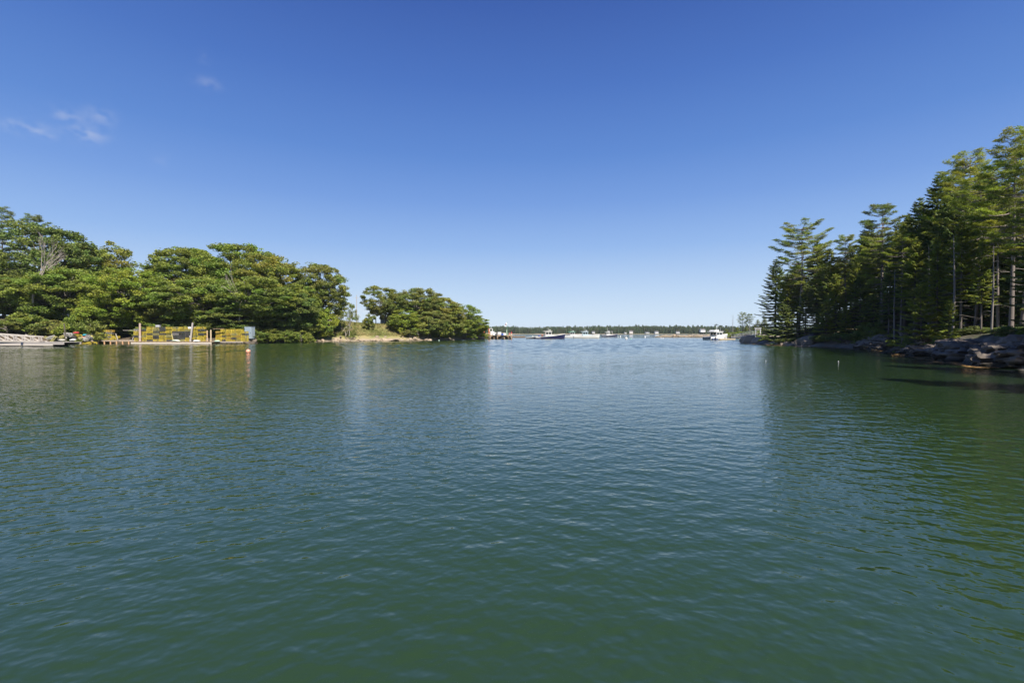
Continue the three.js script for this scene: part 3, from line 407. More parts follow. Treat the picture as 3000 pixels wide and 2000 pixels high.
  for (const [px, d, top, seed, label] of [[2622, 60, 790, 512, 'pale dead snag rising above the smooth granite dome'], [2722, 52, 720, 513, 'pale twiggy snag behind the jointed ledge'], [2792, 46, 690, 514, 'pale dead snag beside the massive outcrop'], [2905, 41, 720, 515, 'grey broken snag on top of the massive outcrop']]) { const x = X(px, d), g = hRight(x, -d), H = Y(top, d) - g; plant('dead_tree', snag(seed, H, { bark: [0.22, 0.195, 0.175] }), null, x, g, -d, seed, 1, label, 'tree'); }
  // pines on the low point beyond the gangway
  const far = (px, d, top, P, mat, w, label, name) => { const x = X(px, d), g = hPoint(x, -d), s = (Y(top, d) - g) / P.h; plant(name, P, mat, x, g, -d, r() * 6.28, [s * w, s, s * w], label, 'tree'); };
  far(2147, 206, 922, snag(501, 9), null, 1.2, 'dead leafless snag beside the gangway', 'dead_tree'); far(2176, 205, 914, PINES[3], PIN_G[0], 1.3, 'two-tiered pine next to the dead snag', 'pine_tree'); far(2198, 202, 919, PINES[2], PIN_G[2], 1.25, 'pine with a bare trunk and round head above the gangway', 'pine_tree');
  for (const [px, d, top, k] of [[2220, 206, 935, 2], [2240, 204, 930, 0], [2128, 215, 963, 4], [2160, 212, 958, 4], [2186, 214, 952, 2], [2210, 210, 950, 2], [2232, 214, 945, 2]]) { const x = X(px, d), g = hPoint(x, -d), P = SPRUCES[k], s = (Y(top, d) - g) / P.h; plant('spruce_tree', P, SPR_G[1], x, g, -d, r() * 6.28, [s * 1.5, s, s * 1.5], 'small spruce on the low point behind the gangway', 'tree', 'spruces behind the gangway'); }
  for (const [px, d, top, hw] of [[2140, 203, 970, 14], [2165, 200, 968, 16], [2190, 197, 967, 16], [2215, 193, 965, 16]]) { const x = X(px, d), g = hPoint(x, -d) - .1, P = SHRUBS[0], rw = hw / FPX * d / P.R; plant('shrub', P, OAK_G[2], x, g, -d, px, [rw, (Y(top, d) - g) / P.h, rw], 'yellow-green bush on the low point behind the gangway', 'shrub', 'bushes behind the gangway'); }
}

// ---------------------------------------------------------------- rocks
const rockMat = new THREE.MeshStandardMaterial({ vertexColors: true, roughness: 0.9, side: THREE.DoubleSide });
function rockGeo(seed, sx, sy, sz, detail, tones, o = {}) { // a weathered, jointed block of granite
  const g = new THREE.IcosahedronGeometry(1, detail), p = g.attributes.position, r = rng(seed), cuts = Array.from({ length: o.cuts ?? 7 }, () => [dirIn(r), 0.62 + 0.3 * r()]), c = [], f = o.freq ?? 1.3;
  for (let k = 0; k < p.count; k++) {
    let v = [p.getX(k), p.getY(k), p.getZ(k)]; const n0 = fbm(v[0] * f + seed, v[1] * f, v[2] * f, 3); let s = 1 + 0.42 * n0; v = v.map((q) => q * s);
    for (const [d, h] of cuts) { const e = v[0] * d[0] + v[1] * d[1] + v[2] * d[2]; if (e > h) for (let i = 0; i < 3; i++) v[i] -= d[i] * (e - h) * 0.88; }
    const ridge = o.ledge ? Math.abs(N3(v[0] * 2.2 + v[1] * 5 + seed, v[1] * 3.2, v[2] * 2.4)) : 0, fine = fbm(v[0] * 5 + seed, v[1] * 7, v[2] * 5, 3), q = 1 + (o.ledge ? 0.13 : 0.06) * fine - (o.ledge ? 0.16 * Math.max(0, 0.12 - ridge) / 0.12 : 0);
    v = [v[0] * q * sx, v[1] * q * sy, v[2] * q * sz]; p.setXYZ(k, ...v);
    const y = v[1] + (o.wl ?? 0), n = fbm(v[0] * 1.1 + seed, v[1] * 1.6, v[2] * 1.1, 4), m = fbm(v[0] * 3.1, v[1] * 3.1 + seed, v[2] * 3.1, 3);
    let col = mixc(tones[0], tones[1], clamp(0.5 + 1.6 * n + 0.8 * m)); if (o.lichen) col = mixc(col, [0.14, 0.13, 0.035], clamp(3 * n - 0.55) * 0.8); if (o.tide !== undefined) col = mixc([0.035, 0.03, 0.018], col, sstep(o.tide - 0.12, o.tide + 0.12, v[1] + 0.35 * m)); c.push(...col);
  }
  g.setAttribute('color', new THREE.Float32BufferAttribute(c, 3)); g.deleteAttribute('uv'); g.deleteAttribute('normal'); if (detail > 40) g.computeVertexNormals(); return g;
}
const TAN = [[0.40, 0.31, 0.22], [0.25, 0.2, 0.145]], GREY = [[0.2, 0.165, 0.128], [0.072, 0.058, 0.045]];
const tanRocks = [1, 2, 3, 4].map((k) => rockGeo(600 + k, 1, 0.72, 0.85, 5, TAN, { cuts: 9 })), greyRocks = [1, 2, 3, 4].map((k) => rockGeo(620 + k, 1, 0.7, 0.85, 5, GREY, { cuts: 9 }));
function boulder(geo, x, y, z, s, turn, label, group, name = 'boulder') { const m = obj(name, geo, rockMat); m.position.set(x, y, z); m.rotation.set(0, turn, 0); m.scale.setScalar(s); tag(m, label, 'rock', group); return m; }
{ const r = rng(41);
  // granite ledges that drop into the water below the conifers
  for (const [px, d, w, h, dep, y, seed, label] of [
    [2585, 62.5, 4.4, 1.9, 3.6, 0.0, 701, 'smooth sloping granite dome at the water below the conifers'], [2700, 50.5, 4.4, 1.75, 3.6, 0.0, 702, 'jointed granite ledge with yellow lichen and a pine stump'], [2765, 43.5, 3.2, 1.3, 2.6, 0.0, 706, 'low cracked granite ledge between the two big outcrops'],
    [2885, 38, 5.4, 2.3, 4.2, -0.1, 703, 'massive dark granite outcrop under the thick-trunked pine'], [3040, 31.5, 5.2, 2.2, 3.4, -0.1, 704, 'broken granite outcrop running on along the bank'], [3400, 22, 5.5, 2.4, 4, -0.1, 705, 'granite outcrop out past the tall pines']]) {
    const m = obj('granite_ledge', rockGeo(seed, w, h, dep, 26, GREY, { ledge: true, lichen: seed === 702 || seed === 701, tide: 0.42, cuts: 12, freq: 1.7 }), rockMat); m.position.set(X(px, d), y, -d); m.rotation.y = 0.7; tag(m, label, 'rock');
  }
  for (const [px, d, s, k, label] of [[2196, 101, 1.9, 0, 'large pale boulder at the tip below the gangway arch'], [2222, 97, 1.5, 1, 'rounded boulder leaning against the pale tip boulder'], [2293, 84, 0.62, 2, 'small pale boulder, one of a pair at the waterline'], [2307, 83, 0.7, 3, 'square pale boulder beside its smaller twin at the waterline'], [2278, 85.5, .5, 1, 'lowest pale stone standing apart from the pair at the waterline']]) boulder(tanRocks[k], X(px, d), s * 0.28, -d, s, 6 * r(), label);
  for (const [px, d, s, k, label] of [[2370, 79.5, 2.2, 0, 'tall grey boulder in the shade behind the driftwood']]) boulder(greyRocks[k], X(px, d), 0.6, -d, s, 1, label);
  for (let k = 0; k < 44; k++) { const t = k / 44, px = 2190 + 460 * t, d = 100.5 - 44 * t + 2.6 * r() + (px > 2300 ? 0.6 : 0), s = 0.35 + 0.9 * r() * r() + (r() < .2 ? .5 : 0); const x = X(px, d); boulder(greyRocks[k % 4], x, Math.max(0.05, hRight(x, -d) * 0.6) + s * 0.1, -d, s, 6.28 * r(), 'grey boulder lining the waterline under the conifers', 'boulders under the conifers'); }
  for (let k = 0; k < 70; k++) { const px = 885 + 375 * r(), sh = px < 1000 ? 115 + (px - 920) * 0.075 : px < 1100 ? 121 + (px - 1000) * 0.07 : 128 + (px - 1100) * 0.056, d = sh + 0.2 + 2.6 * r() * r(), s = 0.22 + 0.62 * r() * r(), x = X(px, d); boulder(tanRocks[k % 4], x, Math.max(0.02, hLeft(x, -d)) + s * 0.12, -d, s, 6.28 * r(), 'tan shore rock at the foot of the grassy knoll', 'rocks below the grassy knoll'); }
  for (let k = 0; k < 18; k++) { const px = 1262 + 152 * r(), d = 138 + (px - 1260) * 0.23 + 1.5 * r(), s = 0.5 + 0.9 * r(), x = X(px, d); boulder((k % 3 ? greyRocks : tanRocks)[k % 4], x, 0.25, -d, s, 6.28 * r(), 'weathered rock at the edge of the oak-covered point', 'rocks around the oak-covered point'); }
  boulder(tanRocks[2], X(1403, 171), 0.9, -171, 1.9, 2, 'big pale boulder beside the landward end of the pier'); boulder(greyRocks[1], X(735, 100), 0.35, -100, 1.35, 1, 'dark boulder under the metal locker');
  { const m = obj('granite_ledge', rockGeo(711, 5.2, 0.75, 2.4, 14, TAN, { cuts: 10, freq: 2 }), rockMat); m.position.set(X(1122, 131), 0.15, -131.2); m.rotation.y = -0.35; tag(m, 'pale sunlit rock shelf sloping into the water below the knoll', 'rock'); }
}
// rocky islet out in the bay
const isletShore = land([[1915, 262], [1945, 258], [2000, 262], [2050, 260], [2095, 262], [2140, 275], [2140, 292], [2050, 300], [1970, 292], [1925, 280]]);
terrain('rocky_islet', 'low bare islet of tan rock in the bay', isletShore, (x, z) => { const d = isletShore(x, z) + 1.5 * fbm(x * .3, 6, z * .3, 3); return d < 0 ? Math.max(-0.8, d * .4) : 0.75 * sstep(0, 4.5, d) + 1.5 * fbm(x * 0.3, 2, z * 0.3, 4) * sstep(0, 2, d); }, 0.9, (x, y, z) => { const n = fbm(x * .5, 3, z * .5, 4); return mixc(WEED, mixc([0.36, 0.28, 0.19], [0.17, 0.14, 0.09], clamp(.45 + 2 * n)), sstep(0.1, 0.4, y + .4 * n)); });
{ const r = rng(47); for (let k = 0; k < 26; k++) { const px = 1925 + 175 * r(), d = 263 + 9 * r(), s = 0.5 + 1.1 * r() * r(); boulder((k % 4 ? tanRocks : greyRocks)[k % 4], X(px, d), 0.35 + 0.5 * r(), -d, s, 6.28 * r(), k % 4 ? 'tan rock lying on the low islet in the bay' : 'dark rock lying on the low islet in the bay', k % 4 ? 'tan rocks on the islet' : 'dark rocks on the islet'); } }
// far shore of the bay
const farH = (x, z) => { const d = -880 - z + 14 * fbm(x * 0.012, 1, 3, 3); return d < 0 ? -1 : 1.3 * sstep(0, 5, d) + 6.2 * sstep(12, 120, d) + 3 * fbm(x * .01, 7, z * .01, 2); };
{ const p = [], c = [], idx = [], nx = 150, nz = 22; for (let j = 0; j < nz; j++) for (let i = 0; i < nx; i++) { const x = -520 + i * 9, z = -858 - j * j * 0.9 - j * 4, y = farH(x, z), n = fbm(x * .05, 2, z * .05, 3); p.push(x, y, z); c.push(...mixc(mixc([0.36, 0.29, 0.21], [0.2, 0.165, 0.12], clamp(.5 + 2 * n)), [0.07, 0.085, 0.035], sstep(0.75, 1.3, y + n))); if (i < nx - 1 && j < nz - 1) { const q = j * nx + i; idx.push(q, q + 1, q + nx, q + 1, q + nx + 1, q + nx); } }
  const g = new THREE.BufferGeometry(); g.setAttribute('position', new THREE.Float32BufferAttribute(p, 3)); g.setAttribute('color', new THREE.Float32BufferAttribute(c, 3)); g.setIndex(idx); g.computeVertexNormals(); tag(obj('far_shore_ground', g, dirtMat), 'far shore of the bay with a pale rocky edge', 'ground', null, 'structure');
  const r = rng(55), one = new Geo(); for (let k = 0; k < 110; k++) { const y = r() * 0.95, w = 0.42 * (1 - y) + 0.04, t = 6.28 * r(); one.leaf(Math.cos(t) * w * .55, y + .03, Math.sin(t) * w * .55, Math.cos(t) * w * .5, -0.05, Math.sin(t) * w * .5, -Math.sin(t) * 0.13, 0.04, Math.cos(t) * 0.13, [0.8 + .4 * r(), 0.8 + .4 * r(), 0.8 + .4 * r()]); } one.limb([[0, 0, 0], [0, .9, 0]], [0.02, 0.005], 4, () => [.9, .6, .6]);
  const spots = []; for (let row = 0; row < 9; row++) for (let x = -420; x < 760; x += 2.6 + 2.2 * r()) { const z = -886 - row * 7 - 6 * r() - 14 * fbm(x * 0.012, 1, 3, 3) * -1; if (row < 2 && r() < 0.25) continue; spots.push([x, z]); }
  one.n = []; const im = new THREE.InstancedMesh(one.build(), leafMat(0.095, 0.13, 0.055, 0.2), spots.length), m = new THREE.Matrix4(), q = new THREE.Quaternion(), up = new THREE.Vector3(0, 1, 0), col = new THREE.Color();
  spots.forEach(([x, z], k) => { const px = 1500 - x / z * FPX, dip = (px < 1500 ? 0 : px < 1620 ? -2.2 * Math.sin((px - 1500) / 120 * Math.PI) : 0), h = (z > -895 ? 6 : 10.5) + 4.2 * r() * r() + dip + 2 * fbm(x * .02, 1, z * .02, 2) + 2 * (r() < 0.1); m.compose(new THREE.Vector3(x, farH(x, z) - .3, z), q.setFromAxisAngle(up, 6.28 * r()), new THREE.Vector3(h * .75, h, h * .75)); im.setMatrixAt(k, m); const t = 0.75 + .5 * r(); im.setColorAt(k, col.setRGB(t * (0.9 + .3 * r()), t, t * (.9 + .3 * r()))); });
  im.name = 'far_woods'; im.castShadow = im.receiveShadow = true; scene.add(im); tag(im, 'distant spruce woods along the far shore of the bay', 'woods', null, 'stuff');
}
// grass on the knoll
{ const r = rng(61), t = new Geo(); for (let k = 0; k < 16; k++) { const a = 6.28 * r(), l = 0.12 + .16 * r(), h = 0.22 + 0.3 * r(), x = (r() - .5) * .5, z = (r() - .5) * .5; t.tri([x - .03 * Math.sin(a), 0, z + .03 * Math.cos(a)], [x + .03 * Math.sin(a), 0, z - .03 * Math.cos(a)], [x + Math.cos(a) * l, h, z + Math.sin(a) * l], [1, 1, 1]); }
  const spots = []; while (spots.length < 5200) { const x = -70 + 62 * r(), z = -112 - 46 * r(), d = leftShore(x, z), px = 1500 - x / z * FPX; if (px < 930 || px > 1260 || d < 2 || hLeft(x, z) < 1.4) continue; spots.push([x, z]); }
  const im = new THREE.InstancedMesh(t.build(), leafMat(1, 1, 1, 0.25), spots.length), m = new THREE.Matrix4(), q = new THREE.Quaternion(), up = new THREE.Vector3(0, 1, 0), col = new THREE.Color();
  spots.forEach(([x, z], k) => { const n = fbm(x * .15, 8, z * .15, 3); m.compose(new THREE.Vector3(x, hLeft(x, z) - .03, z), q.setFromAxisAngle(up, 6.28 * r()), new THREE.Vector3(1, 0.7 + .7 * r(), 1)); im.setMatrixAt(k, m); const c = mixc([0.19, 0.215, 0.055], [0.42, 0.35, 0.16], clamp(.42 + 2 * n + .5 * (r() - .5))); im.setColorAt(k, col.setRGB(...c)); });
  im.name = 'knoll_grass'; im.castShadow = im.receiveShadow = true; scene.add(im); tag(im, 'dry yellow-green grass covering the knoll', 'grass', null, 'stuff');
}
// rockweed afloat along the bank, fallen wood
{ const r = rng(63), t = new Geo(); for (let k = 0; k < 9; k++) { const a = 6.28 * r(), x = (r() - .5) * .8, z = (r() - .5) * .3, l = .12 + .14 * r(); t.leaf(x, 0.012 + .03 * r(), z, Math.cos(a) * l, .01, Math.sin(a) * l, -Math.sin(a) * .03, 0.008, Math.cos(a) * .03, [.7 + .6 * r(), .7 + .6 * r(), .7 + .4 * r()]); }
  const spots = []; for (let tries = 0; tries < 60000 && spots.length < 900; tries++) { const d = 24 + 78 * r(), px = 2190 + 860 * r(), x = X(px, d), s = rightShore(x, -d) + 1.8 * fbm(x * .16, 9, -d * .16, 3); if (s > 0.1 || s < -1.5) continue; const band = Math.abs(((s * 1.15 + 10 + 0.25 * fbm(x * .3, 2, d * .3, 2)) % 1) - .5); if (band > 0.07 || N3(x * .25, 3, d * .25) < -0.12) continue; spots.push([x, -d]); }
  const im = new THREE.InstancedMesh(t.build(), M(0.21, 0.15, 0.055, 0.6, { vertexColors: true }), spots.length), m = new THREE.Matrix4(), q = new THREE.Quaternion(), up = new THREE.Vector3(0, 1, 0);
  spots.forEach(([x, z], k) => { m.compose(new THREE.Vector3(x, 0.035 + seaAt(x, z)[0], z), q.setFromAxisAngle(up, .7 * (r() - .5) + .8), new THREE.Vector3(1.2, 1, 1)); im.setMatrixAt(k, m); }); im.name = 'rockweed'; im.castShadow = im.receiveShadow = true; scene.add(im); tag(im, 'tan rockweed floating in lines along the shaded bank', 'seaweed', null, 'stuff');
  const wood = (name, px, d, y, s, seed, tilt, label) => { const P = bareTree(seed, 4), o = obj(name, P.W, barkMat); o.position.set(X(px, d), y, -d); o.rotation.set(0.2, seed, tilt); o.scale.setScalar(s); tag(o, label, 'wood'); };
  wood('driftwood', 2334, 74, -0.1, .5, 811, 0.5, 'bleached forked driftwood branch sticking out of the water'); wood('driftwood', 2349, 73.5, -0.1, .45, 812, -0.25, 'upright bleached driftwood branch beside the forked one'); wood('stump', 2640, 54, 0.9, .62, 813, 0.15, 'bleached dead stump with curling twigs on the ledge');
}

// ---------------------------------------------------------------- docks and fishing gear on the near shore
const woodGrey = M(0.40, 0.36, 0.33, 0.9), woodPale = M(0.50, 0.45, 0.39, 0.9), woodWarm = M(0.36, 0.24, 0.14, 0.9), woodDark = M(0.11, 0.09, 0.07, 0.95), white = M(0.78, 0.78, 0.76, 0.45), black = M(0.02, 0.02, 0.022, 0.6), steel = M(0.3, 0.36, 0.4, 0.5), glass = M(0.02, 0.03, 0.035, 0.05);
function plankDeck(parent, w, d, y, mat, n) { for (let k = 0; k < n; k++) obj('plank', rbx(w / n - 0.012, 0.05, d, -w / 2 + (k + .5) * w / n, y + ((k * 7) % 5) * 0.003, 0, 0.008), mat[(k * 5) % mat.length], parent); }
{ // float with the timber gangway lying on it
  const d0 = 79.5, t = thing('floating_dock', [X(70, d0), 0, -d0], -0.16, 'long weathered grey timber float with a truss gangway on it', 'dock'), W = 19;
  for (const z of [-1.3, 1.3]) obj('beam', rbx(W, 0.36, 0.2, 0, 0.52, z, .03), woodGrey, t); obj('beam', rbx(W - 2, 0.2, 0.16, -1, 0.24, 1.38, .03), woodPale, t);
  for (const x of [-8, -3, 2, 7]) obj('float_drum', (() => { const g = new THREE.CylinderGeometry(.32, .32, 2.2, 12); g.rotateX(Math.PI / 2); g.translate(x, 0.06, 0); return g; })(), black, t);
  plankDeck(t, W, 2.9, 0.73, [woodGrey, woodPale, woodGrey], 46); obj('fender', rbx(.42, .5, .1, 1.6, 0.5, 1.47, .04), M(0.05, 0.06, 0.09, .7), t);
  const g = thing('gangway', [X(30, 78.5), 0.74, -78.8], -0.13, 'weathered timber truss gangway with sloping top rail', 'gangway'), L = 11.5;
  for (const z of [-0.6, 0.6]) { obj('bottom_chord', bar([-L / 2, 0.14, z], [L / 2, 0.02 + .08, z], .14, .2), woodPale, g); obj('top_rail', bar([-L / 2, 1.5, z], [L / 2 - .6, 0.86, z], .13, .17), woodPale, g);
    for (const [x, h] of [[-4.9, 1.4], [-2.2, 1.26], [-1.75, 1.24], [1.1, 1.08], [1.55, 1.06], [4.3, 0.9], [4.75, .88]]) obj('post', bar([x, 0.1, z], [x, h, z], .16), woodGrey, g);
    for (const [a, b] of [[-4.7, -2.3], [-1.6, 1.0], [1.7, 4.2]]) obj('brace', bar([a, 1.2, z - .01], [b, 0.2, z - .01], .12, .14), woodPale, g); }
  for (let k = 0; k < 22; k++) obj('plank', rbx(.42, .04, 1.15, -5.4 + k * .51, .22 - k * .003, 0, .01), woodGrey, g);
}
const mooringPole = (px, d, py0, py1, r0, lean, mat, label) => { const y0 = -1.2, y1 = Y(py1, d), o = thing('mooring_pole', [X(px, d), 0, -d], 0, label, 'pole'); obj('shaft', rod([0, y0, 0], [lean, y1, 0], r0, r0 * .86, 10), mat, o); obj('cap', rod([lean, y1, 0], [lean, y1 + .05, 0], r0 * .9, r0 * .6, 10), woodDark, o); obj('rope_band', rod([lean * .33, y1 * .33, 0], [lean * .36, y1 * .36 + .1, 0], r0 * 1.08, r0 * 1.08, 10), M(.45, .42, .36, 1), o); return o; };
mooringPole(196, 84, 0, 948, .1, -0.55, woodDark, 'thin dark leaning pole by the heap of traps'); mooringPole(409, 94.4, 0, 947, .21, 0.03, M(0.45, 0.33, 0.27, .9), 'thick rust-stained mooring pole before the long trap stack'); mooringPole(553, 94.3, 0, 945, .19, 0.75, woodGrey, 'grey mooring pole leaning across the long trap stack'); mooringPole(606, 94.6, 0, 968, .13, .02, M(.52, .36, .2, .9), 'shorter tan mooring pole at the dock end'); mooringPole(617, 94.2, 0, 966, .14, 0, M(.55, .42, .27, .9), 'tan mooring pole at the dock corner');
{ // low working dock that carries the traps
  const d = 95.6, x0 = X(384, 94.2), x1 = X(619, 94.2), w = x1 - x0, t = thing('work_dock', [(x0 + x1) / 2, 0, -d], 0, 'low pale timber dock loaded with stacked traps', 'dock');
  obj('fascia_beam', rbx(w, .26, .16, 0, .2, 1.5, .03), M(0.6, 0.53, 0.44, .9), t); obj('fascia_beam', rbx(w, .1, .14, 0, .42, 1.47, .02), woodWarm, t); obj('stringer', rbx(w, .2, .16, 0, .2, -1.5, .03), woodDark, t);
  for (let k = 0; k < 11; k++) obj('pile', cy(.13, .12, 1.6, -w / 2 + .4 + k * (w - .8) / 10, -1.1, 1.3), woodDark, t); plankDeck(t, w, 3.2, .53, [woodGrey, woodPale, woodWarm], 60);
  const t2x0 = X(250, 95), t2x1 = X(388, 95), w2 = t2x1 - t2x0, l = thing('narrow_wharf', [(t2x0 + t2x1) / 2, 0, -97], 0, 'narrow plank wharf on short posts between float and trap dock', 'dock'); plankDeck(l, w2, 2.4, .78, [woodWarm, woodPale, woodGrey], 40); obj('beam', rbx(w2, .16, .14, 0, .62, 1.05, .02), M(.55, .44, .33, .9), l);
  for (let k = 0; k < 8; k++) obj('pile', cy(.14, .13, 1.9, -w2 / 2 + .4 + k * (w2 - .8) / 7, -1.2, 1), M(.5, .3, .16, .9), l);
  const s3 = X(622, 95.5), e3 = X(722, 97), w3 = e3 - s3, q = thing('side_wharf', [(s3 + e3) / 2, 0, -97], -.05, 'sagging plank wharf under the shaded trap stack', 'dock'); plankDeck(q, w3, 2.4, .5, [woodGrey, woodWarm], 34); obj('beam', rbx(w3, .14, .14, 0, .36, 1.1, .02), woodGrey, q); for (let k = 0; k < 6; k++) obj('pile', cy(.11, .1, 1.5, -w3 / 2 + .4 + k * (w3 - .8) / 5, -1.1, .9), woodDark, q);
}
// lobster traps
const TW = 1.2, TH = 0.395, TD = 0.58;
function trapGeos() {
  const c = [], th = .016; const wire = (a, b, t = th) => c.push(bar(a, b, t));
  for (const y of [0, TH]) for (const z of [-TD / 2, TD / 2]) wire([-TW / 2, y, z], [TW / 2, y, z], .032); for (const x of [-TW / 2, TW / 2]) for (const z of [-TD / 2, TD / 2]) wire([x, 0, z], [x, TH, z], .032); for (const y of [0, TH]) for (const x of [-TW / 2, 0, TW / 2]) wire([x, y, -TD / 2], [x, y, TD / 2], .028);
  for (const z of [-TD / 2, TD / 2]) { for (let k = 1; k < 5; k++) wire([-TW / 2, TH * k / 5, z], [TW / 2, TH * k / 5, z]); for (let k = 1; k < 14; k++) wire([-TW / 2 + TW * k / 14, 0, z], [-TW / 2 + TW * k / 14, TH, z]); }
  for (const x of [-TW / 2, TW / 2]) { for (let k = 1; k < 5; k++) wire([x, TH * k / 5, -TD / 2], [x, TH * k / 5, TD / 2]); for (let k = 1; k < 7; k++) wire([x, 0, -TD / 2 + TD * k / 7], [x, TH, -TD / 2 + TD * k / 7]); }
  for (const y of [TH]) { for (let k = 1; k < 7; k++) wire([-TW / 2, y, -TD / 2 + TD * k / 7], [TW / 2, y, -TD / 2 + TD * k / 7]); for (let k = 1; k < 12; k++) wire([-TW / 2 + TW * k / 12, y, -TD / 2], [-TW / 2 + TW * k / 12, y, TD / 2]); }
  const net = [bx(.02, TH * .86, TD * .9, -.08, TH / 2, 0), bx(TW * .5, TH * .5, .02, .28, TH * .5, 0, .2), bx(TW * .9, .02, TD * .9, 0, .03, 0)], vent = [rbx(.3, .13, .02, .32, TH * .5, TD / 2 + .012, .008)];
  return [mergeGeometries(c.map(strip)), mergeGeometries(net.map(strip)), mergeGeometries(vent.map(strip))];
}
const [cageG, netG, ventG] = trapGeos();
const TRAPC = { y: M(0.60, 0.47, 0.055, .6), o: M(0.55, 0.37, 0.07, .6), g: M(0.42, 0.38, 0.14, .65), k: M(0.10, 0.095, 0.09, .6), s: M(0.32, 0.30, 0.29, .6), w: M(.55, .53, .48, .6) }, WORD = { y: 'yellow', o: 'orange-yellow', g: 'olive-yellow', k: 'black', s: 'grey', w: 'pale grey' }, netMat = M(0.05, 0.055, 0.035, .9), netPale = M(.13, .12, .05, .9), ventMat = M(.03, .05, .04, .5);
function trap(x, y, z, turn, c, label, group, tiltX = 0, tiltZ = 0, end = false) { const t = thing('lobster_trap', [x, y, z], turn, label, 'lobster trap', group); t.rotation.set(tiltX, turn, tiltZ, 'YXZ'); obj('wire_cage', cageG, TRAPC[c], t); obj('netting', netG, c === 'y' || c === 'g' || c === 'o' ? netPale : netMat, t); obj('escape_vent', ventG, ventMat, t); return t; }
{ const r = rng(71), zf = -95.1, px0 = 393, cols = 11;
  const rows = ['yykyykygyky', 'yyykyykkyyy', 'kgykygkkkgy', 'yykgkgskkyk', 'yyykyykkkyy', 'skygkyyygyk', '..ygkygyyyy'];  // bottom to top
  rows.forEach((row, j) => [...row].forEach((c, k) => { if (c === '.') return; const x = X(px0, 95) + .62 + k * 1.275 + (r() - .5) * .14; const lab = `${WORD[c]} wire trap in the long stack on the low dock`; trap(x, .565 + j * (TH + .012), zf + (r() - .5) * .22, (r() - .5) * .12 + (r() < .5 ? Math.PI : 0), c, lab, `${WORD[c]} traps in the long stack`); }));
  ['ykyygy', 'yyokyy', 'okyyoy', 'yyogyk', 'oyyyyy', '.yyyy.'].forEach((row, j) => [...row].forEach((c, k) => { if (c === '.') return; const x = X(630, 96) + .5 + k * 1.02; trap(x, .54 + j * (TH + .012), -96.6 + (r() - .5) * .15, (k % 2 ? .12 : Math.PI - .1) + (r() - .5) * .1, c, `${WORD[c]} wire trap in the shaded stack beside the metal locker`, `${WORD[c]} traps beside the locker`); }));
  ['gsy', 'wss', 'yoy', '.ks', '.yo'].forEach((row, j) => [...row].forEach((c, k) => { if (c === '.') return; trap(X(266, 96) + .3 + k * 1.22 + .1 * j, .8 + j * (TH + .012), -96.9, (r() - .5) * .1, c, `${WORD[c]} wire trap in the square stack on the narrow wharf`, `${WORD[c]} traps in the square stack`); }));
  trap(X(331, 96), 1.22, -96.6, .05, 'y', 'bright yellow trap on top of the low pair on the wharf'); trap(X(326, 96), .8, -96.6, 0, 'y', 'bright yellow trap under the low pair on the wharf');
  trap(X(244, 93), .28, -93, .4, 'o', 'tan-yellow trap tipped on its corner at the float end', undefined, .1, .75); trap(X(256, 92.5), -.04, -92.5, -.2, 'y', 'bright yellow trap half under water beside the float', undefined, .5, .1); trap(X(270, 94), .02, -94, .9, 'y', 'bright yellow trap wedged under the narrow wharf', undefined, .2, -.1);
  const heap = 'gwskgswkygws'; [...heap].forEach((c, k) => { const px = 138 + 11 * k, d = 92 + 1.2 * r(), y = .75 + .55 * r() + (k > 3 && k < 9 ? .45 : 0); trap(X(px, d), y, -d, r() * 3, c, `${WORD[c]} trap thrown on the jumbled heap behind the float`, `${WORD[c]} traps on the heap`, (r() - .5) * .9, (r() - .5) * 1.1); });
  trap(X(160, 91.5), .9, -91.5, .3, 'g', 'mossy olive trap standing steeply on end at the heap', undefined, 0, 1.0); trap(X(205, 92.5), 1.75, -92.5, 0, 'w', 'pale grey trap topped with red rope on the heap', undefined, 0, -.12);
  // bits of gear lying about
  const coil = (px, d, y, R, m, label) => { const gs = []; for (let k = 0; k < 3; k++) { const g = new THREE.TorusGeometry(R * (1 - k * .12), .06, 6, 18); g.rotateX(Math.PI / 2 + .1 * (k - 1)); g.translate(.05 * k, k * .09, .03 * k); gs.push(g); } const o = obj('rope_coil', gs, m); o.position.set(X(px, d), y, -d); tag(o, label, 'rope'); };
  coil(222, 92.5, 2.2, .45, M(.5, .06, .06, .9), 'red rope coil on the heap of traps'); coil(243, 93, 1.3, .5, M(.45, .2, .17, .9), 'faded red rope coil beside the square stack'); coil(247, 93, 1.75, .3, M(.06, .42, .5, .9), 'turquoise rope bundle on the heap of traps'); coil(262, 94, 1.45, .5, M(.6, .53, .1, .9), 'yellow rope coil against the square stack');
  const sheet = (name, geos, m, px, d, y, turn, label, cat) => { const o = obj(name, geos, m); o.position.set(X(px, d), y, -d); o.rotation.y = turn; tag(o, label, cat); return o; };
  sheet('board', [rbx(1.75, .09, .5, 0, 0, 0, .04)], M(.2, .55, .5, .5), 556, 95.1, 3.36, 0, 'pale turquoise board lying on the long stack', 'board'); sheet('fish_tote', [rbx(1.1, .4, .6, 0, 0, 0, .06), rbx(1.18, .06, .68, 0, .2, 0, .03)], white, 561, 95, 3.1 + .14, 0, 'white plastic tote on top of the long stack', 'tote');
  sheet('fish_tote', [rbx(.75, .42, .5, 0, 0, 0, .05), rbx(.82, .05, .56, 0, .2, 0, .02)], M(.42, .42, .44, .6), 463, 95.1, 3.6, .1, 'grey crate on top of the black traps', 'crate');
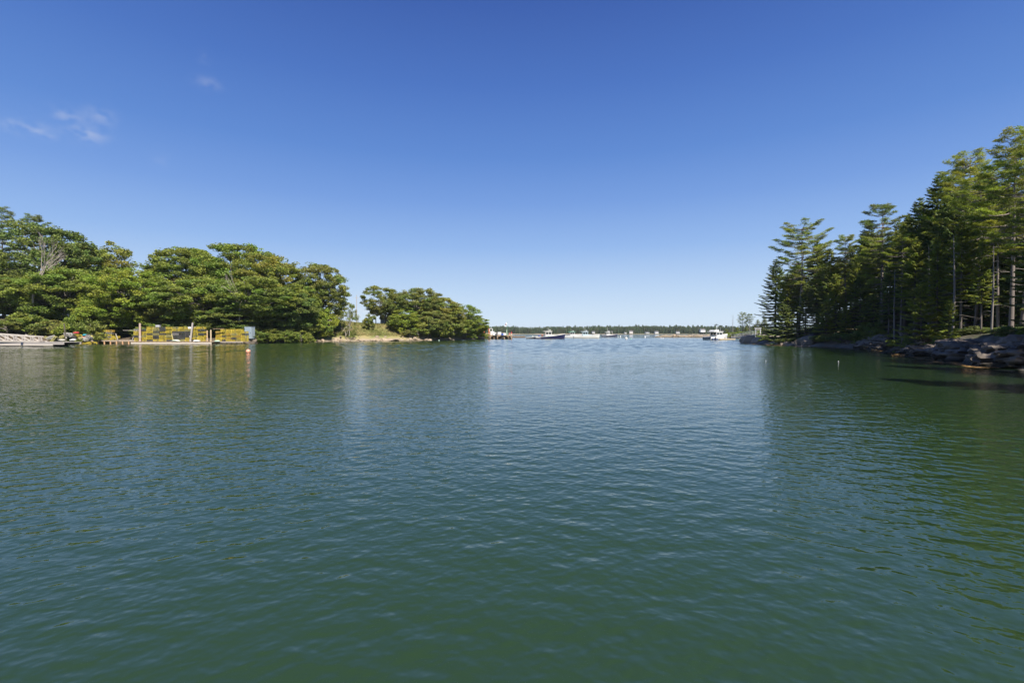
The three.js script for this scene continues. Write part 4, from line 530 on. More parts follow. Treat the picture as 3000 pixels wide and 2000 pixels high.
  sheet('plank', [rbx(3.4, .07, .24, 0, 0, 0, .02)], woodGrey, 385, 96.2, 2.75, 0, 'loose grey plank sticking out of the long stack', 'plank'); sheet('plank', [bar([0, 0, 0], [1, 2.1, 0], .08, .12)], woodPale, 386, 95, .8, 0, 'pale plank propped against the end of the long stack', 'plank'); sheet('plank', [bar([0, 0, 0], [-.4, 1.3, 0], .07, .1)], woodPale, 344, 95.7, .8, 0, 'short plank propped beside the bright yellow pair', 'plank'); sheet('plank', [bar([0, 0, 0], [-.35, 1.5, 0], .07, .1)], M(.6, .5, .2, .9), 507, 94.4, .56, 0, 'yellowish stick leaning on the long stack', 'plank'); sheet('plank', [rbx(2.1, .06, .2, 0, 0, 0, .02)], M(.5, .36, .25, .9), 640, 95.6, 3.06, .05, 'bare board on top of the shaded stack', 'plank');
  const bundle = (px, d, y, s, m, label) => { const g = rockGeo(900 + px, s, s * .32, s * .6, 4, [[1, 1, 1], [.8, .8, .8]]); const o = obj('rope_pile', g, M(...m, .9, { vertexColors: true })); o.position.set(X(px, d), y, -d); tag(o, label, 'rope'); };
  bundle(515, 94.4, .68, .8, [.55, .62, .5], 'pale green rope pile at the foot of the long stack'); bundle(575, 94.3, .66, .7, [.7, .7, .68], 'white rope pile at the foot of the long stack'); bundle(635, 95.6, .62, .55, [.45, .62, .5], 'mint-green rope pile on the sagging wharf'); bundle(178, 90.5, .85, .7, [.5, .46, .4], 'pale rope pile on the float edge'); bundle(212, 91.5, .9, .6, [.6, .6, .58], 'grey-white netting pile on the heap');
}
{ const d = 99.6, t = thing('metal_locker', [X(731, d), Y(992, d), -d], -.1, 'tall blue-grey metal locker standing on a boulder', 'locker'), w = 1.55, h = 2.45; obj('body', rbx(w, h, 1.2, 0, h / 2, 0, .04), steel, t); obj('door', rbx(w - .16, h - .16, .04, 0, h / 2, .615, .015), M(.27, .34, .39, .45), t); obj('lid', rbx(w + .1, .06, 1.3, 0, h + .03, 0, .02), M(.36, .42, .45, .5), t); for (const y of [.4, h - .4]) obj('hinge', rbx(.06, .2, .05, -w / 2 + .1, y, .65, .01), black, t); obj('latch', rbx(.08, .2, .06, w / 2 - .2, h / 2, .66, .02), black, t); const r = rng(5); obj('barnacle_spots', Array.from({ length: 16 }, () => { const g = new THREE.IcosahedronGeometry(.025 + .03 * r(), 0); g.translate((r() - .5) * 1.2, .12 + .5 * r() * r(), .64); return g; }), white, t).userData.kind = 'stuff'; }
// ---------------------------------------------------------------- house in the grove, poles on the knoll
function house(name, px, d, ground, w, dep, h, roofH, turn, wallM, roofM, label, o = {}) {
  const t = thing(name, [X(px, d), ground, -d], turn, label, 'house'); const s = new THREE.Shape([[-dep / 2, 0], [dep / 2, 0], [dep / 2, h], [0, h + roofH], [-dep / 2, h]].map((p) => new THREE.Vector2(...p))); const g = new THREE.ExtrudeGeometry(s, { depth: w, bevelEnabled: false }); g.rotateY(Math.PI / 2); g.translate(-w / 2, 0, 0); obj('wall', g, wallM, t);
  const sl = Math.hypot(dep / 2, roofH) + .35, an = Math.atan2(roofH, dep / 2), rf = [1, -1].map((k) => { const q = rbx(w + .6, .16, sl, 0, 0, 0, .03); q.rotateX(k * an); q.translate(0, h + roofH / 2 + .04, k * dep / 4 + k * .1); return q; }); const roof = obj('roof', rf, roofM, t); if (o.chimney) obj('chimney', rbx(.7, 1.4, .7, w * .2, h + roofH + .3, 0, .03), M(.3, .14, .1, .9), roof);
  for (const [x, y, ww, hh] of o.windows ?? []) { const f = obj('window', rbx(ww, hh, .08, x, y, dep / 2 + .04, .02), white, t); obj('pane', rbx(ww - .2, hh - .2, .03, x, y, dep / 2 + .09, .005), glass, f); }
  if (o.door) { const dr = obj('door', rbx(1, 2.1, .08, o.door, 1.05, dep / 2 + .05, .02), M(.2, .22, .25, .6), t); obj('handle', rbx(.06, .14, .06, o.door + .35, 1.05, dep / 2 + .12, .02), steel, dr); }
  if (o.porch) { obj('porch_roof', rbx(w * .6, .14, 2.2, w * .3, h * .52, dep / 2 + 1.1, .03), M(.07, .12, .1, .8), t); for (const x of [w * .05, w * .3, w * .56]) obj('porch_post', cy(.09, .09, h * .52, x, 0, dep / 2 + 2), white, t); } return t;
}
house('house', 478, 119, hLeft(X(478, 119), -119) - .2, 12, 8, 6.2, 3.2, .1, M(.62, .62, .64, .8), M(.12, .13, .13, .9), 'pale two-storey house half hidden among the oaks', { windows: [[-4, 4.6, 1, 1.5], [-1.4, 4.6, 1, 1.5], [2, 4.6, 1, 1.5], [4.4, 4.6, 1, 1.5], [-4, 1.6, 1, 1.5], [-1.4, 1.6, 1, 1.5]], door: 2, porch: true, chimney: true });
house('shed', 1160, 158, hLeft(X(1160, 158), -158), 9, 5, 2.2, 1, 0, M(.7, .7, .68, .8), M(.06, .06, .065, .8), 'low pale shed with a dark roof behind the knoll', { windows: [[-2, 1.2, 1, .8], [2, 1.2, 1, .8]] });
{ const d = 168, x = X(1045, d), g = hLeft(x, -d), t = thing('utility_pole', [x, g - .5, -d], 0, 'slim utility pole rising behind the knoll', 'pole'); obj('shaft', cy(.14, .09, Y(864, d) - g + .5, 0, 0, 0), woodGrey, t); obj('crossarm', bar([-.8, Y(872, d) - g + .5, 0], [.8, Y(872, d) - g + .5, 0], .1), woodGrey, t); for (const k of [-.7, 0, .7]) obj('insulator', cy(.05, .04, .14, k, Y(872, d) - g + .55, 0), white, t); }
{ const d = 150, x = X(1101, d), g = hLeft(x, -d), t = thing('fence_post', [x, g - .2, -d], 0, 'grey wooden post on the crest of the knoll', 'post'); obj('shaft', cy(.16, .13, 2.4, 0, 0, 0), woodGrey, t); obj('cap', rbx(.36, .06, .36, 0, 2.42, 0, .02), woodDark, t); }
// ---------------------------------------------------------------- pier with hoist beyond the rocky point
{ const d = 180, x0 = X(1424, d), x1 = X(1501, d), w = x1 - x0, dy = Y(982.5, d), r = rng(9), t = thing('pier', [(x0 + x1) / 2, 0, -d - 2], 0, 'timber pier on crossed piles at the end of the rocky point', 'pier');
  plankDeck(t, w, 5, dy, [woodPale, woodWarm, woodGrey], 34); obj('beam', rbx(w, .34, .2, 0, dy - .2, 2.3, .03), M(.42, .29, .18, .9), t); obj('kick_board', rbx(w, .22, .08, 0, dy + .14, 2.44, .02), M(.45, .33, .22, .9), t); obj('under_deck_shade_sheet', rbx(w, dy + .4, .1, 0, dy / 2 - .35, -2.4, .02), woodDark, t); obj('beam', rbx(w, .2, .2, 0, dy - .15, -2.2, .03), woodDark, t);  // dark sheet added behind the piles stands for the shade under the deck
  for (let k = 0; k < 8; k++) for (const z of [2.2, -2]) obj('pile', cy(.16, .14, dy + 1.4, -w / 2 + .3 + k * (w - .6) / 7, -1.5, z), k > 4 ? M(.5, .36, .22, .9) : woodWarm, t); for (let k = 0; k < 4; k++) obj('brace', bar([-w / 2 + .4 + k * 2.6, .05, 2.32], [-w / 2 + 2.3 + k * 2.6, dy - .2, 2.32], .12), woodPale, t);
  for (const x of [-w / 2 + .2, -w / 4, 0, w / 4, w / 2 - .2]) obj('rail_post', bar([x, dy, 2.35], [x, dy + .95, 2.35], .09), woodPale, t); for (const y of [.5, .95]) obj('rail', bar([-w / 2, dy + y, 2.38], [w / 2, dy + y, 2.38], .07), woodPale, t);
  const put = (name, px, z, turn, label, cat) => thing(name, [X(px, d), dy + .06, -d + z], turn, label, cat), orange = M(.82, .17, .015, .5);
  const hoist = put('hoist_frame', 1424, -1, 0, 'bright orange steel hoist frame on the pier', 'hoist'); obj('upright', rbx(.22, 2.6, .22, 1.05, 1.3, 0, .03), orange, hoist); obj('upright', rbx(.26, 2.1, .26, -.75, 1.05, 0, .03), orange, hoist); obj('crossbeam', rbx(2.2, .22, .24, .15, .35, 0, .03), orange, hoist); obj('brace', bar([-.7, 1.9, 0], [-1.1, .2, .3], .16), orange, hoist); obj('foot', rbx(.5, .16, .6, -.8, -.1, 0, .03), orange, hoist);
  const tank = put('bait_tank', 1441, -1.6, 0, 'round white tank on the pier', 'tank'); obj('shell', cy(.9, .86, 1.5, 0, 0, 0, 18), white, tank); obj('hoop', (() => { const g = new THREE.TorusGeometry(.62, .09, 8, 20); g.translate(-.4, 2, 0); return g; })(), white, tank);
  for (const [px, z, w_, h, m, label] of [[1449, .4, 1.2, 1, white, 'white insulated box behind the pier rail'], [1463, -.4, 1.3, 1.15, M(.7, .74, .78, .5), 'pale blue-white box on the pier'], [1455, .9, .7, .7, M(.12, .12, .13, .6), 'dark box between the white ones on the pier'], [1472, .9, .8, .6, M(.05, .1, .4, .5), 'blue fish box behind the pier rail'], [1478, .5, 1, .75, white, 'small white box towards the pier end']]) { const b = put('fish_box', px, z, .1, label, 'box'); obj('tub', rbx(w_, h, .9, 0, h / 2, 0, .06), m, b); obj('lid', rbx(w_ + .08, .1, .98, 0, h + .05, 0, .03), m, b); }
  const fp = put('flagpole', 1486, 1, 0, 'green and white flagpole with a small flag on the pier', 'flagpole'); obj('shaft', cy(.07, .04, 5.2, 0, 0, 0), M(.12, .3, .2, .6), fp); obj('lower_post', cy(.11, .11, 2.1, -.2, 0, 0), M(.55, .68, .5, .7), fp); const fl = obj('flag', (() => { const g = new THREE.PlaneGeometry(1.15, .7, 10, 4), p = g.attributes.position; for (let k = 0; k < p.count; k++) { const x = p.getX(k); p.setXYZ(k, x, p.getY(k) - .32 * (x + .5), .12 * Math.sin(x * 6)); } g.rotateY(Math.PI); g.rotateZ(.7); g.computeVertexNormals(); g.translate(-.55, 4.1, 0); return g; })(), M(.72, .7, .72, .8), fp); obj('emblem', (() => { const g = new THREE.CircleGeometry(.17, 12); g.translate(-.58, 4.12, .14); return g; })(), M(.25, .05, .12, .8), fl);
  for (const [px, h, label] of [[1498.5, 1.35, 'tall red marker cone at the pier end'], [1493, .8, 'short red marker cone near the pier end']]) { const c = put('marker_cone', px, 1.6, 0, label, 'cone'); obj('cone', cy(.2, .04, h * .62, 0, h * .5, 0, 12), M(.62, .03, .03, .5), c); obj('base', cy(.2, .2, h * .5, 0, 0, 0, 12), M(.62, .5, .36, .7), c); }
  const fd = thing('floating_dock', [X(1520, 240), 0, -240], .05, 'low brown float moored beyond the pier', 'dock'); obj('deck', rbx(6.4, .3, 2.6, 0, .42, 0, .05), woodWarm, fd); obj('bumper', rbx(6.2, .26, 2.4, 0, .16, 0, .05), black, fd);
}

// ---------------------------------------------------------------- boats
function hullGeo(L, B, sheer, o = {}) { // lofted hull, bow toward +x; returns [topsides, bottom, deck]
  const n = 22, half = (u) => B / 2 * (u < .45 ? .86 + .14 * Math.sin(u / .45 * Math.PI / 2) : Math.pow(1 - ((u - .45) / .55) ** 2.3, .8)), top = (u) => sheer[0] + (sheer[1] - sheer[0]) * u ** 2.1, wl = (u) => half(u) * (u < .5 ? .93 : .93 - .35 * ((u - .5) / .5) ** 1.3);
  const pt = (u, k, s) => { const x = -L / 2 + L * u * (k >= 2 ? 1 : .975) + (k === 3 ? u ** 6 * .25 : 0); return [[x, -.45, 0], [x, .0, s * wl(u) * .9], [x, .14, s * wl(u) * (u > .985 ? .2 : 1)], [x, top(u), s * half(u)]][k]; };
  const mk = (ks) => { const G = new Geo(); for (const s of [-1, 1]) for (let i = 0; i < n; i++) for (let a = 0; a < ks.length - 1; a++) { const u0 = i / n, u1 = (i + 1) / n, A = pt(u0, ks[a], s), Bq = pt(u1, ks[a], s), C = pt(u1, ks[a + 1], s), D = pt(u0, ks[a + 1], s); G.tri(A, Bq, C, [1, 1, 1]); G.tri(A, C, D, [1, 1, 1]); } const a0 = ks.map((k) => pt(0, k, -1)), b0 = ks.map((k) => pt(0, k, 1)); for (let a = 0; a < ks.length - 1; a++) { G.tri(a0[a], b0[a], b0[a + 1], [1, 1, 1]); G.tri(a0[a], b0[a + 1], a0[a + 1], [1, 1, 1]); } const g = G.build(); g.deleteAttribute('color'); return g; };
  const deck = new Geo(), brk = o.breakAt ?? .5, sole = o.sole ?? .42; for (let i = 0; i < n; i++) { const u0 = i / n, u1 = (i + 1) / n, f = u0 >= brk - .01, y0 = f ? top(u0) - .03 : sole, y1 = f ? top(u1) - .03 : sole, h0 = half(u0) - .05, h1 = Math.max(0, half(u1) - .05), x0 = -L / 2 + L * u0, x1 = -L / 2 + L * u1; deck.tri([x0, y0, -h0], [x0, y0, h0], [x1, y1, h1], [1, 1, 1]); deck.tri([x0, y0, -h0], [x1, y1, h1], [x1, y1, -h1], [1, 1, 1]); }
  const dg = deck.build(); dg.deleteAttribute('color');
  const rail = new Geo(); for (const s of [-1, 1]) rail.limb(Array.from({ length: n + 1 }, (_, i) => [-L / 2 + L * i / n + (i === n ? .25 : (i / n) ** 6 * .25), top(i / n) + .02, s * half(i / n)]), Array(n + 1).fill(.06), 6, () => [1, 1, 1]); rail.limb([[-L / 2, top(0) + .02, -half(0)], [-L / 2, top(0) + .02, half(0)]], [.06, .06], 6, () => [1, 1, 1]); const rg = rail.build(); rg.deleteAttribute('color');
  return { topsides: mk([2, 3]), bottom: mk([0, 1, 2]), deck: dg, rail: rg, half, top };
}
function windowIn(t, w, h, x, y, z, ry) { const p = new THREE.BoxGeometry(w, h, .03); p.rotateY(ry); p.translate(x, y, z); obj('window', p, glass, t); }
function lobsterBoat(pos, turn, label, o) {
  const t = thing(o.name ?? 'lobster_boat', pos, turn, label, 'boat'), L = o.L, B = o.B, s = o.sheer ?? [.85, 1.75], H = hullGeo(L, B, s, { breakAt: o.brk ?? .52 });
  obj('hull', H.topsides, o.hull, t); obj('bottom', H.bottom, o.bottom ?? M(.18, .05, .03, .6), t); obj('deck', H.deck, o.deck ?? M(.6, .6, .57, .6), t); obj('rub_rail', H.rail, o.rail ?? white, t);
  const xb = -L / 2 + L * (o.brk ?? .52), cw = B * .62, yd = H.top(.55), ch = o.trunk ?? .55, cl = L * .3; // trunk cabin on the foredeck
  { const sh = new THREE.Shape([[0, 0], [cl, .25], [cl - .35, ch * .55], [0, ch]].map((p) => new THREE.Vector2(...p))); const g = new THREE.ExtrudeGeometry(sh, { depth: cw * .82, bevelEnabled: true, bevelSize: .05, bevelThickness: .05, bevelSegments: 2 }); g.translate(xb, yd - .1, -cw * .41); obj('trunk_cabin', g, o.house ?? white, t); for (const k of [.25, .55]) for (const z of [-1, 1]) obj('porthole', (() => { const q = new THREE.CylinderGeometry(.12, .12, .05, 12); q.rotateX(Math.PI / 2); q.translate(xb + cl * k, yd + ch * .28, z * (cw * .41 + .06)); return q; })(), glass, t); }
  const wl = o.houseL ?? L * .2, wh = o.houseH ?? 2.05, wx = xb - wl, y0 = .42; // wheelhouse: front and sides, open aft
  const wm = o.house ?? white; obj('wheelhouse', [bx(.08, wh, cw, xb, y0 + wh / 2 + .35, 0, .16), ...[-1, 1].flatMap((z) => [bx(wl, wh * .62, .07, xb - wl / 2, y0 + wh * .31, z * cw / 2), bx(wl, .18, .07, xb - wl / 2, y0 + wh + .22, z * cw / 2), bx(.14, wh * .8, .07, xb - .1, y0 + wh * .75, z * cw / 2), bx(.14, wh * .8, .07, xb - wl * .5, y0 + wh * .75, z * cw / 2), bx(.14, wh * .8, .07, wx + .07, y0 + wh * .75, z * cw / 2)])], wm, t);
  obj('roof', rbx(wl + (o.over ?? 1.1), .16, cw + .3, xb - wl / 2 - (o.over ?? 1.1) * .3 + .1, y0 + wh + .42, 0, .07), o.roof ?? wm, t);
  for (const z of [-1, 1]) { windowIn(t, wl * .34, wh * .36, xb - wl * .28, y0 + wh * .84, z * (cw / 2 - .005), 0); windowIn(t, wl * .32, wh * .36, xb - wl * .74, y0 + wh * .84, z * (cw / 2 - .005), 0); } for (const z of [-.33, 0, .33]) windowIn(t, cw * .28, wh * .34, xb + .0, y0 + wh * .95, z * cw * .92, Math.PI / 2);
  const ry = y0 + wh + .5; obj('mast', rod([xb - wl * .5, ry, 0], [xb - wl * .5, ry + (o.mast ?? 1.6), 0], .05, .03), o.mastM ?? M(.6, .6, .6, .4), t); obj('radar', (() => { const g = new THREE.CylinderGeometry(.34, .34, .24, 16); g.translate(xb - wl * .25, ry + .35, 0); return g; })(), white, t); obj('antenna', rod([xb - wl * .7, ry, .4], [xb - wl * .75, ry + 2.4, .4], .02, .01, 5), white, t);
  obj('hauler_post', rod([wx - .2, H.top(.4), B * .38], [wx - .2, H.top(.4) + .9, B * .4], .06), M(.4, .4, .4, .4), t); obj('stern_rail', bar([-L / 2 + .1, s[0] + .3, -B * .38], [-L / 2 + .1, s[0] + .3, B * .38], .05), M(.5, .5, .5, .4), t); return { t, H, xb, wx, ry, cw, L, B };
}
function outboard(t, x, y, m) { const g = obj('outboard_motor', [rbx(.34, .42, .3, x - .12, y + .35, 0, .1), rbx(.12, .7, .12, x - .14, y - .15, 0, .03)], m, t); obj('tiller', bar([x, y + .3, 0], [x + .5, y + .4, 0], .04), black, g); return g; }
function skiff(pos, turn, label, L, B, hull, motor, o = {}) { const t = thing('skiff', pos, turn, label, 'boat'), H = hullGeo(L, B, [.42, .62], { breakAt: .86, sole: .16 }); obj('hull', H.topsides, hull, t); obj('bottom', H.bottom, o.bottom ?? hull, t); obj('deck', H.deck, o.inside ?? M(.45, .45, .43, .7), t); obj('rub_rail', H.rail, o.rail ?? white, t); for (const u of [-.15, .2]) obj('thwart', rbx(.25, .05, B * .8, L * u, .36, 0, .02), woodPale, t); if (motor) outboard(t, -L / 2 - .05, .35, motor); return t; }
const navy = M(.022, .024, .075, .25, { clearcoat: .6 }), redB = M(.2, .055, .03, .6);
{ const b = lobsterBoat([X(1610, 187), 0, -187], .04, 'dark navy lobster boat with clutter on its open work deck', { L: 11.9, B: 3.7, hull: navy, brk: .56, sheer: [.72, 1.85], house: M(.74, .72, .66, .5), mast: 1.3 });
  obj('work_rail', [-1, 1].map((z) => rbx(5.6, .5, .07, -2.75, .62, z * 1.66, .03)), M(.5, .47, .44, .7), b.t);
  const on = (name, x, y, z, label, cat, turn = 0) => thing(name, [b.t.position.x + x, y, b.t.position.z + z], turn, label, cat);
  const bl = on('bait_barrel', -4.1, .44, .9, 'blue barrel on the navy boat’s work deck', 'barrel'); obj('drum', cy(.42, .42, 1, 0, 0, 0, 16), M(.03, .07, .3, .5), bl); obj('rim', cy(.44, .44, .06, 0, .97, 0, 16), M(.5, .5, .5, .5), bl); const gb = on('bait_barrel', -.5, .44, 1, 'green bucket beside the navy boat’s wheelhouse', 'bucket'); obj('drum', cy(.28, .32, .75, 0, 0, 0, 14), M(.08, .5, .1, .5), gb); obj('rim', cy(.34, .34, .05, 0, .72, 0, 14), M(.1, .6, .15, .5), gb);
  const cr = on('trap_crate', -2.9, .44, .8, 'dark reddish crate on the navy boat’s work deck', 'crate'); obj('box', rbx(1, .8, .8, 0, .4, 0, .04), M(.09, .045, .035, .8), cr); obj('heap', rockGeo(931, .5, .3, .4, 3, [[.4, .14, .08], [.2, .1, .07]]), rockMat, cr).position.y = .9; const oil = on('oilskin', -.75, .5, -.6, 'red-brown oilskin hanging in the navy boat’s wheelhouse', 'clothing'); obj('coat', rbx(.42, 1.35, .2, 0, 1.1, 0, .1), M(.32, .06, .03, .7), oil); obj('hood', rbx(.26, .22, .2, 0, 1.85, 0, .09), M(.32, .06, .03, .7), oil);
  skiff([X(1553, 187), 0, -187], .03, 'small black skiff with a pale outboard tied behind the navy boat', 3.3, 1.4, black, M(.7, .66, .58, .5)).children.at(-1).position.set(2.9, .3, 0);
  lobsterBoat([X(1718, 212), 0, -212], -.02, 'white lobster boat with a pale blue wheelhouse', { L: 11.4, B: 3.6, hull: M(.66, .66, .62, .35), brk: .55, house: M(.52, .66, .72, .5), roof: M(.6, .72, .76, .5), trunk: .5, bottom: M(.3, .24, .15, .6) });
  lobsterBoat([X(1676, 238), 0, -238], .0, 'white lobster boat with a green roof behind the pale blue one', { L: 11.5, B: 3.5, hull: M(.74, .74, .72, .35), brk: .6, house: M(.6, .62, .6, .5), roof: M(.1, .45, .3, .5), mast: .9, bottom: black });
  lobsterBoat([X(1785, 280), 0, -280], .05, 'small white-topped boat with a dark blue hull, alone at its mooring', { L: 8.9, B: 2.9, hull: M(.05, .05, .09, .3), brk: .5, sheer: [.75, 1.6], houseH: 1.9, mast: 3, house: M(.74, .73, .7, .5), bottom: white });
  const w = lobsterBoat([X(2101, 160), 0, -160], .58, 'large white fishing boat with a tall mast tied up by the gangway', { L: 11.2, B: 3.7, hull: M(.8, .8, .79, .3), brk: .62, houseL: 3.4, houseH: 1.85, over: 2.2, sheer: [.95, 1.9], bottom: M(.03, .06, .07, .6), mast: 2.2, mastM: M(.5, .6, .6, .4) });
  obj('transom_panel', bx(.03, .74, 2.95, -5.63, .6, 0), M(.07, .11, .15, .4), w.t); obj('transom_lettering', [[-.75, .2, 1.15], [.45, .2, .8], [-.1, -.02, 1.6]].map(([z, y, ww]) => bx(.012, .07, ww, -5.655, .68 + y, z)), M(.5, .53, .56, .6), w.t);
  obj('flying_bridge', [rbx(2.3, .46, 2.1, w.xb - 2.9, w.ry + .22, 0, .12)], white, w.t); obj('mast_spreader', [bar([w.xb - 1.7, w.ry + 2.15, -.8], [w.xb - 1.7, w.ry + 2.15, .8], .12), rbx(.5, .3, .5, w.xb - 1.7, w.ry + 2.3, 0, .1)], M(.06, .07, .07, .6), w.t); obj('mast_stay', rod([w.xb - 1.7, w.ry + 2.0, 0], [w.xb - .2, w.ry + .1, 0], .03, .03, 5), white, w.t); for (const z of [-.7, .7]) obj('antenna', rod([w.xb - .4, w.ry, z], [w.xb - .5, w.ry + 1.6, z], .025, .012, 5), white, w.t); obj('fender', (() => { const g = new THREE.CapsuleGeometry(.16, .5, 4, 10); g.translate(2, .6, 1.7); return g; })(), M(.5, .45, .4, .5), w.t); obj('engine_box', rbx(1.2, .8, 1.1, -1.6, .8, 0, .05), M(.25, .38, .5, .5), w.t);
  skiff([X(2094, 154), 0, -154], 1.35, 'navy dinghy with a black outboard floating beside the large white boat', 3.2, 1.9, M(.025, .06, .2, .3), M(.03, .02, .02, .4), { rail: white, inside: white });
  const f = thing('floating_dock', [X(2128, 155), 0, -155], .05, 'tan timber float alongside the large white boat', 'dock'); plankDeck(f, 5.2, 2, .36, [M(.56, .46, .3, .9), M(.5, .38, .24, .9)], 16); obj('beam', rbx(5.2, .22, .14, 0, .2, .98, .03), M(.58, .48, .28, .9), f); obj('float_drum', rbx(4.6, .3, 1.5, 0, .1, 0, .1), black, f);
}
{ // person hauling on the navy boat's deck: one body, arms reaching forward
  const J = { h: [0, 1.6, .05], n: [0, 1.44, .03], c: [0, 1.2, 0], p: [0, .92, -.02], sl: [-.2, 1.38, .02], sr: [.2, 1.38, .02], el: [-.27, 1.12, .12], er: [.27, 1.12, .14], wl: [-.2, 1.02, .36], wr: [.2, 1.05, .38], kl: [-.12, .48, .03], kr: [.12, .48, .0], al: [-.13, .08, -.03], ar: [.13, .08, -.05], tl: [-.15, .04, .13], tr: [.15, .04, .1] };
  const bones = [['h', 'h', .115, .1], ['h', 'n', .07, .065], ['n', 'c', .1, .17], ['c', 'p', .165, .15], ['n', 'sl', .07, .075], ['n', 'sr', .07, .075], ['sl', 'el', .065, .05], ['sr', 'er', .065, .05], ['el', 'wl', .05, .035], ['er', 'wr', .05, .035], ['p', 'kl', .1, .065], ['p', 'kr', .1, .065], ['kl', 'al', .065, .05], ['kr', 'ar', .065, .05], ['al', 'tl', .055, .04], ['ar', 'tr', .055, .04]];
  for (const s of ['l', 'r']) for (let k = 0; k < 5; k++) { const w = J['w' + s], sg = s === 'l' ? 1 : -1, off = (k - 2) * .018; const a = k < 4 ? [w[0] + off, w[1] - .01, w[2] + .08] : [w[0] + sg * .045, w[1] + .01, w[2] + .04], b = k < 4 ? [w[0] + off, w[1] - .05 - .006 * k, w[2] + .11] : [w[0] + sg * .05, w[1] - .02, w[2] + .08]; J[s + k + 'a'] = a; J[s + k + 'b'] = b; bones.push(['w' + s, s + k + 'a', .02, .012], [s + k + 'a', s + k + 'b', .011, .009]); }
  const dist = (x, y, z) => { let d = 1e9; for (const [a, b, r0, r1] of bones) { const A = J[a], B = J[b], dx = B[0] - A[0], dy = B[1] - A[1], dz = B[2] - A[2], q = dx * dx + dy * dy + dz * dz, t = q ? clamp(((x - A[0]) * dx + (y - A[1]) * dy + (z - A[2]) * dz) / q) : 0, e = Math.hypot(x - A[0] - dx * t, y - A[1] - dy * t, z - A[2] - dz * t) - (r0 + (r1 - r0) * t), h = clamp(.5 + .5 * (d - e) / .03); d = d > 10 ? e : d + (e - d) * h - .03 * h * (1 - h); } return d; };
  const n = 96, size = 1.9, mc = new MarchingCubes(n, barkMat, false, false, 60000); mc.isolation = 0; for (let k = 0; k < n; k++) for (let j = 0; j < n; j++) for (let i = 0; i < n; i++) mc.field[k * n * n + j * n + i] = -dist((i / n - .5) * size, j / n * size - .06, (k / n - .5) * size); mc.update();
  const g = new THREE.BufferGeometry(), pos = mc.positionArray.slice(0, mc.count * 3), nor = mc.normalArray.slice(0, mc.count * 3), col = []; for (let k = 0; k < mc.count; k++) { const x = pos[k * 3] * size / 2, y = (pos[k * 3 + 1] + 1) / 2 * size - .06, z = pos[k * 3 + 2] * size / 2; pos.set([x, y, z], k * 3); col.push(...(y > 1.47 || (z > .3 && y > .9) ? [.5, .3, .22] : y > .95 ? [.72, .42, .5] : y > .3 ? [.62, .6, .55] : [.04, .05, .07])); }
  g.setAttribute('position', new THREE.BufferAttribute(pos, 3)); g.setAttribute('normal', new THREE.BufferAttribute(nor, 3)); g.setAttribute('color', new THREE.Float32BufferAttribute(col, 3));
  const p = thing('person', [X(1597.5, 187), .44, -186.6], 1.2, 'person in a pink top, pale trousers and dark boots standing on the navy boat', 'person'); obj('body', g, M(1, 1, 1, .85, { vertexColors: true }), p); obj('cap', (() => { const q = new THREE.SphereGeometry(.125, 14, 8, 0, 6.29, 0, 1.5); q.translate(0, 1.63, .04); return q; })(), M(.6, .1, .25, .8), p); obj('hair', (() => { const q = new THREE.SphereGeometry(.112, 12, 8, 0, 6.29, 1.2, 1.1); q.translate(0, 1.63, .03); return q; })(), M(.06, .04, .03, .8), p); obj('face', [bx(.03, .04, .03, 0, 1.59, .165), bx(.05, .012, .02, 0, 1.545, .15), bx(.022, .014, .02, -.04, 1.62, .15), bx(.022, .014, .02, .04, 1.62, .15)], M(.3, .14, .1, .8), p);
}
// gangway with its arch, on the far side of the cove
{ const A = [X(2150, 150), .55, -150], B = [X(2221, 132), 1.75, -132], L = Math.hypot(B[0] - A[0], B[2] - A[2]), turn = Math.atan2(-(B[2] - A[2]), B[0] - A[0]), t = thing('gangway', A, turn, 'grey metal truss gangway running from the float to the wooded bank', 'gangway'), m = M(.5, .5, .5, .5), up = B[1] - A[1];
  for (const z of [-.6, .6]) { obj('bottom_chord', bar([0, 0, z], [L, up, z], .1, .16), m, t); obj('top_rail', bar([0, 1.15, z], [L, up + 1.3, z], .08), m, t); obj('mid_rail', bar([0, .6, z], [L, up + .65, z], .05), m, t); for (let k = 0; k <= 8; k++) obj('post', bar([L * k / 8, up * k / 8, z], [L * k / 8, up * k / 8 + 1.2, z], .07), m, t); for (let k = 0; k < 8; k++) obj('brace', bar([L * k / 8, up * k / 8 + .05, z], [L * (k + 1) / 8, up * (k + 1) / 8 + 1.15, z], .05), m, t); } obj('walkway', bar([0, .1, 0], [L, up + .1, 0], 1.1, .06), woodGrey, t);
  const a = thing('gangway_arch', [B[0], 1.2, B[2]], turn + .9, 'white timber arch over the shore end of the gangway', 'arch'); for (const x of [-.65, .65]) obj('post', bar([x, 0, 0], [x, 2.35, 0], .16), white, a); obj('lintel', bar([-.9, 2.4, 0], [.9, 2.4, 0], .16, .2), white, a); for (const s of [-1, 1]) obj('bracket', bar([s * .6, 1.9, 0], [s * .2, 2.35, 0], .1), white, a); obj('sign_board', rbx(.8, .3, .06, 0, 2.0, .05, .02), M(.62, .55, .45, .7), a);
  const ab = thing('landing', [B[0] + .9, 0, B[2] - .3], turn, 'timber landing at the shore end of the gangway', 'dock'); obj('deck', rbx(2.4, .16, 2, .4, 1.72, 0, .04), woodGrey, ab); for (const x of [-.6, 1.4]) for (const z of [-.8, .8]) obj('pile', cy(.12, .12, 3.4, x, -1.7, z), woodDark, ab);
}
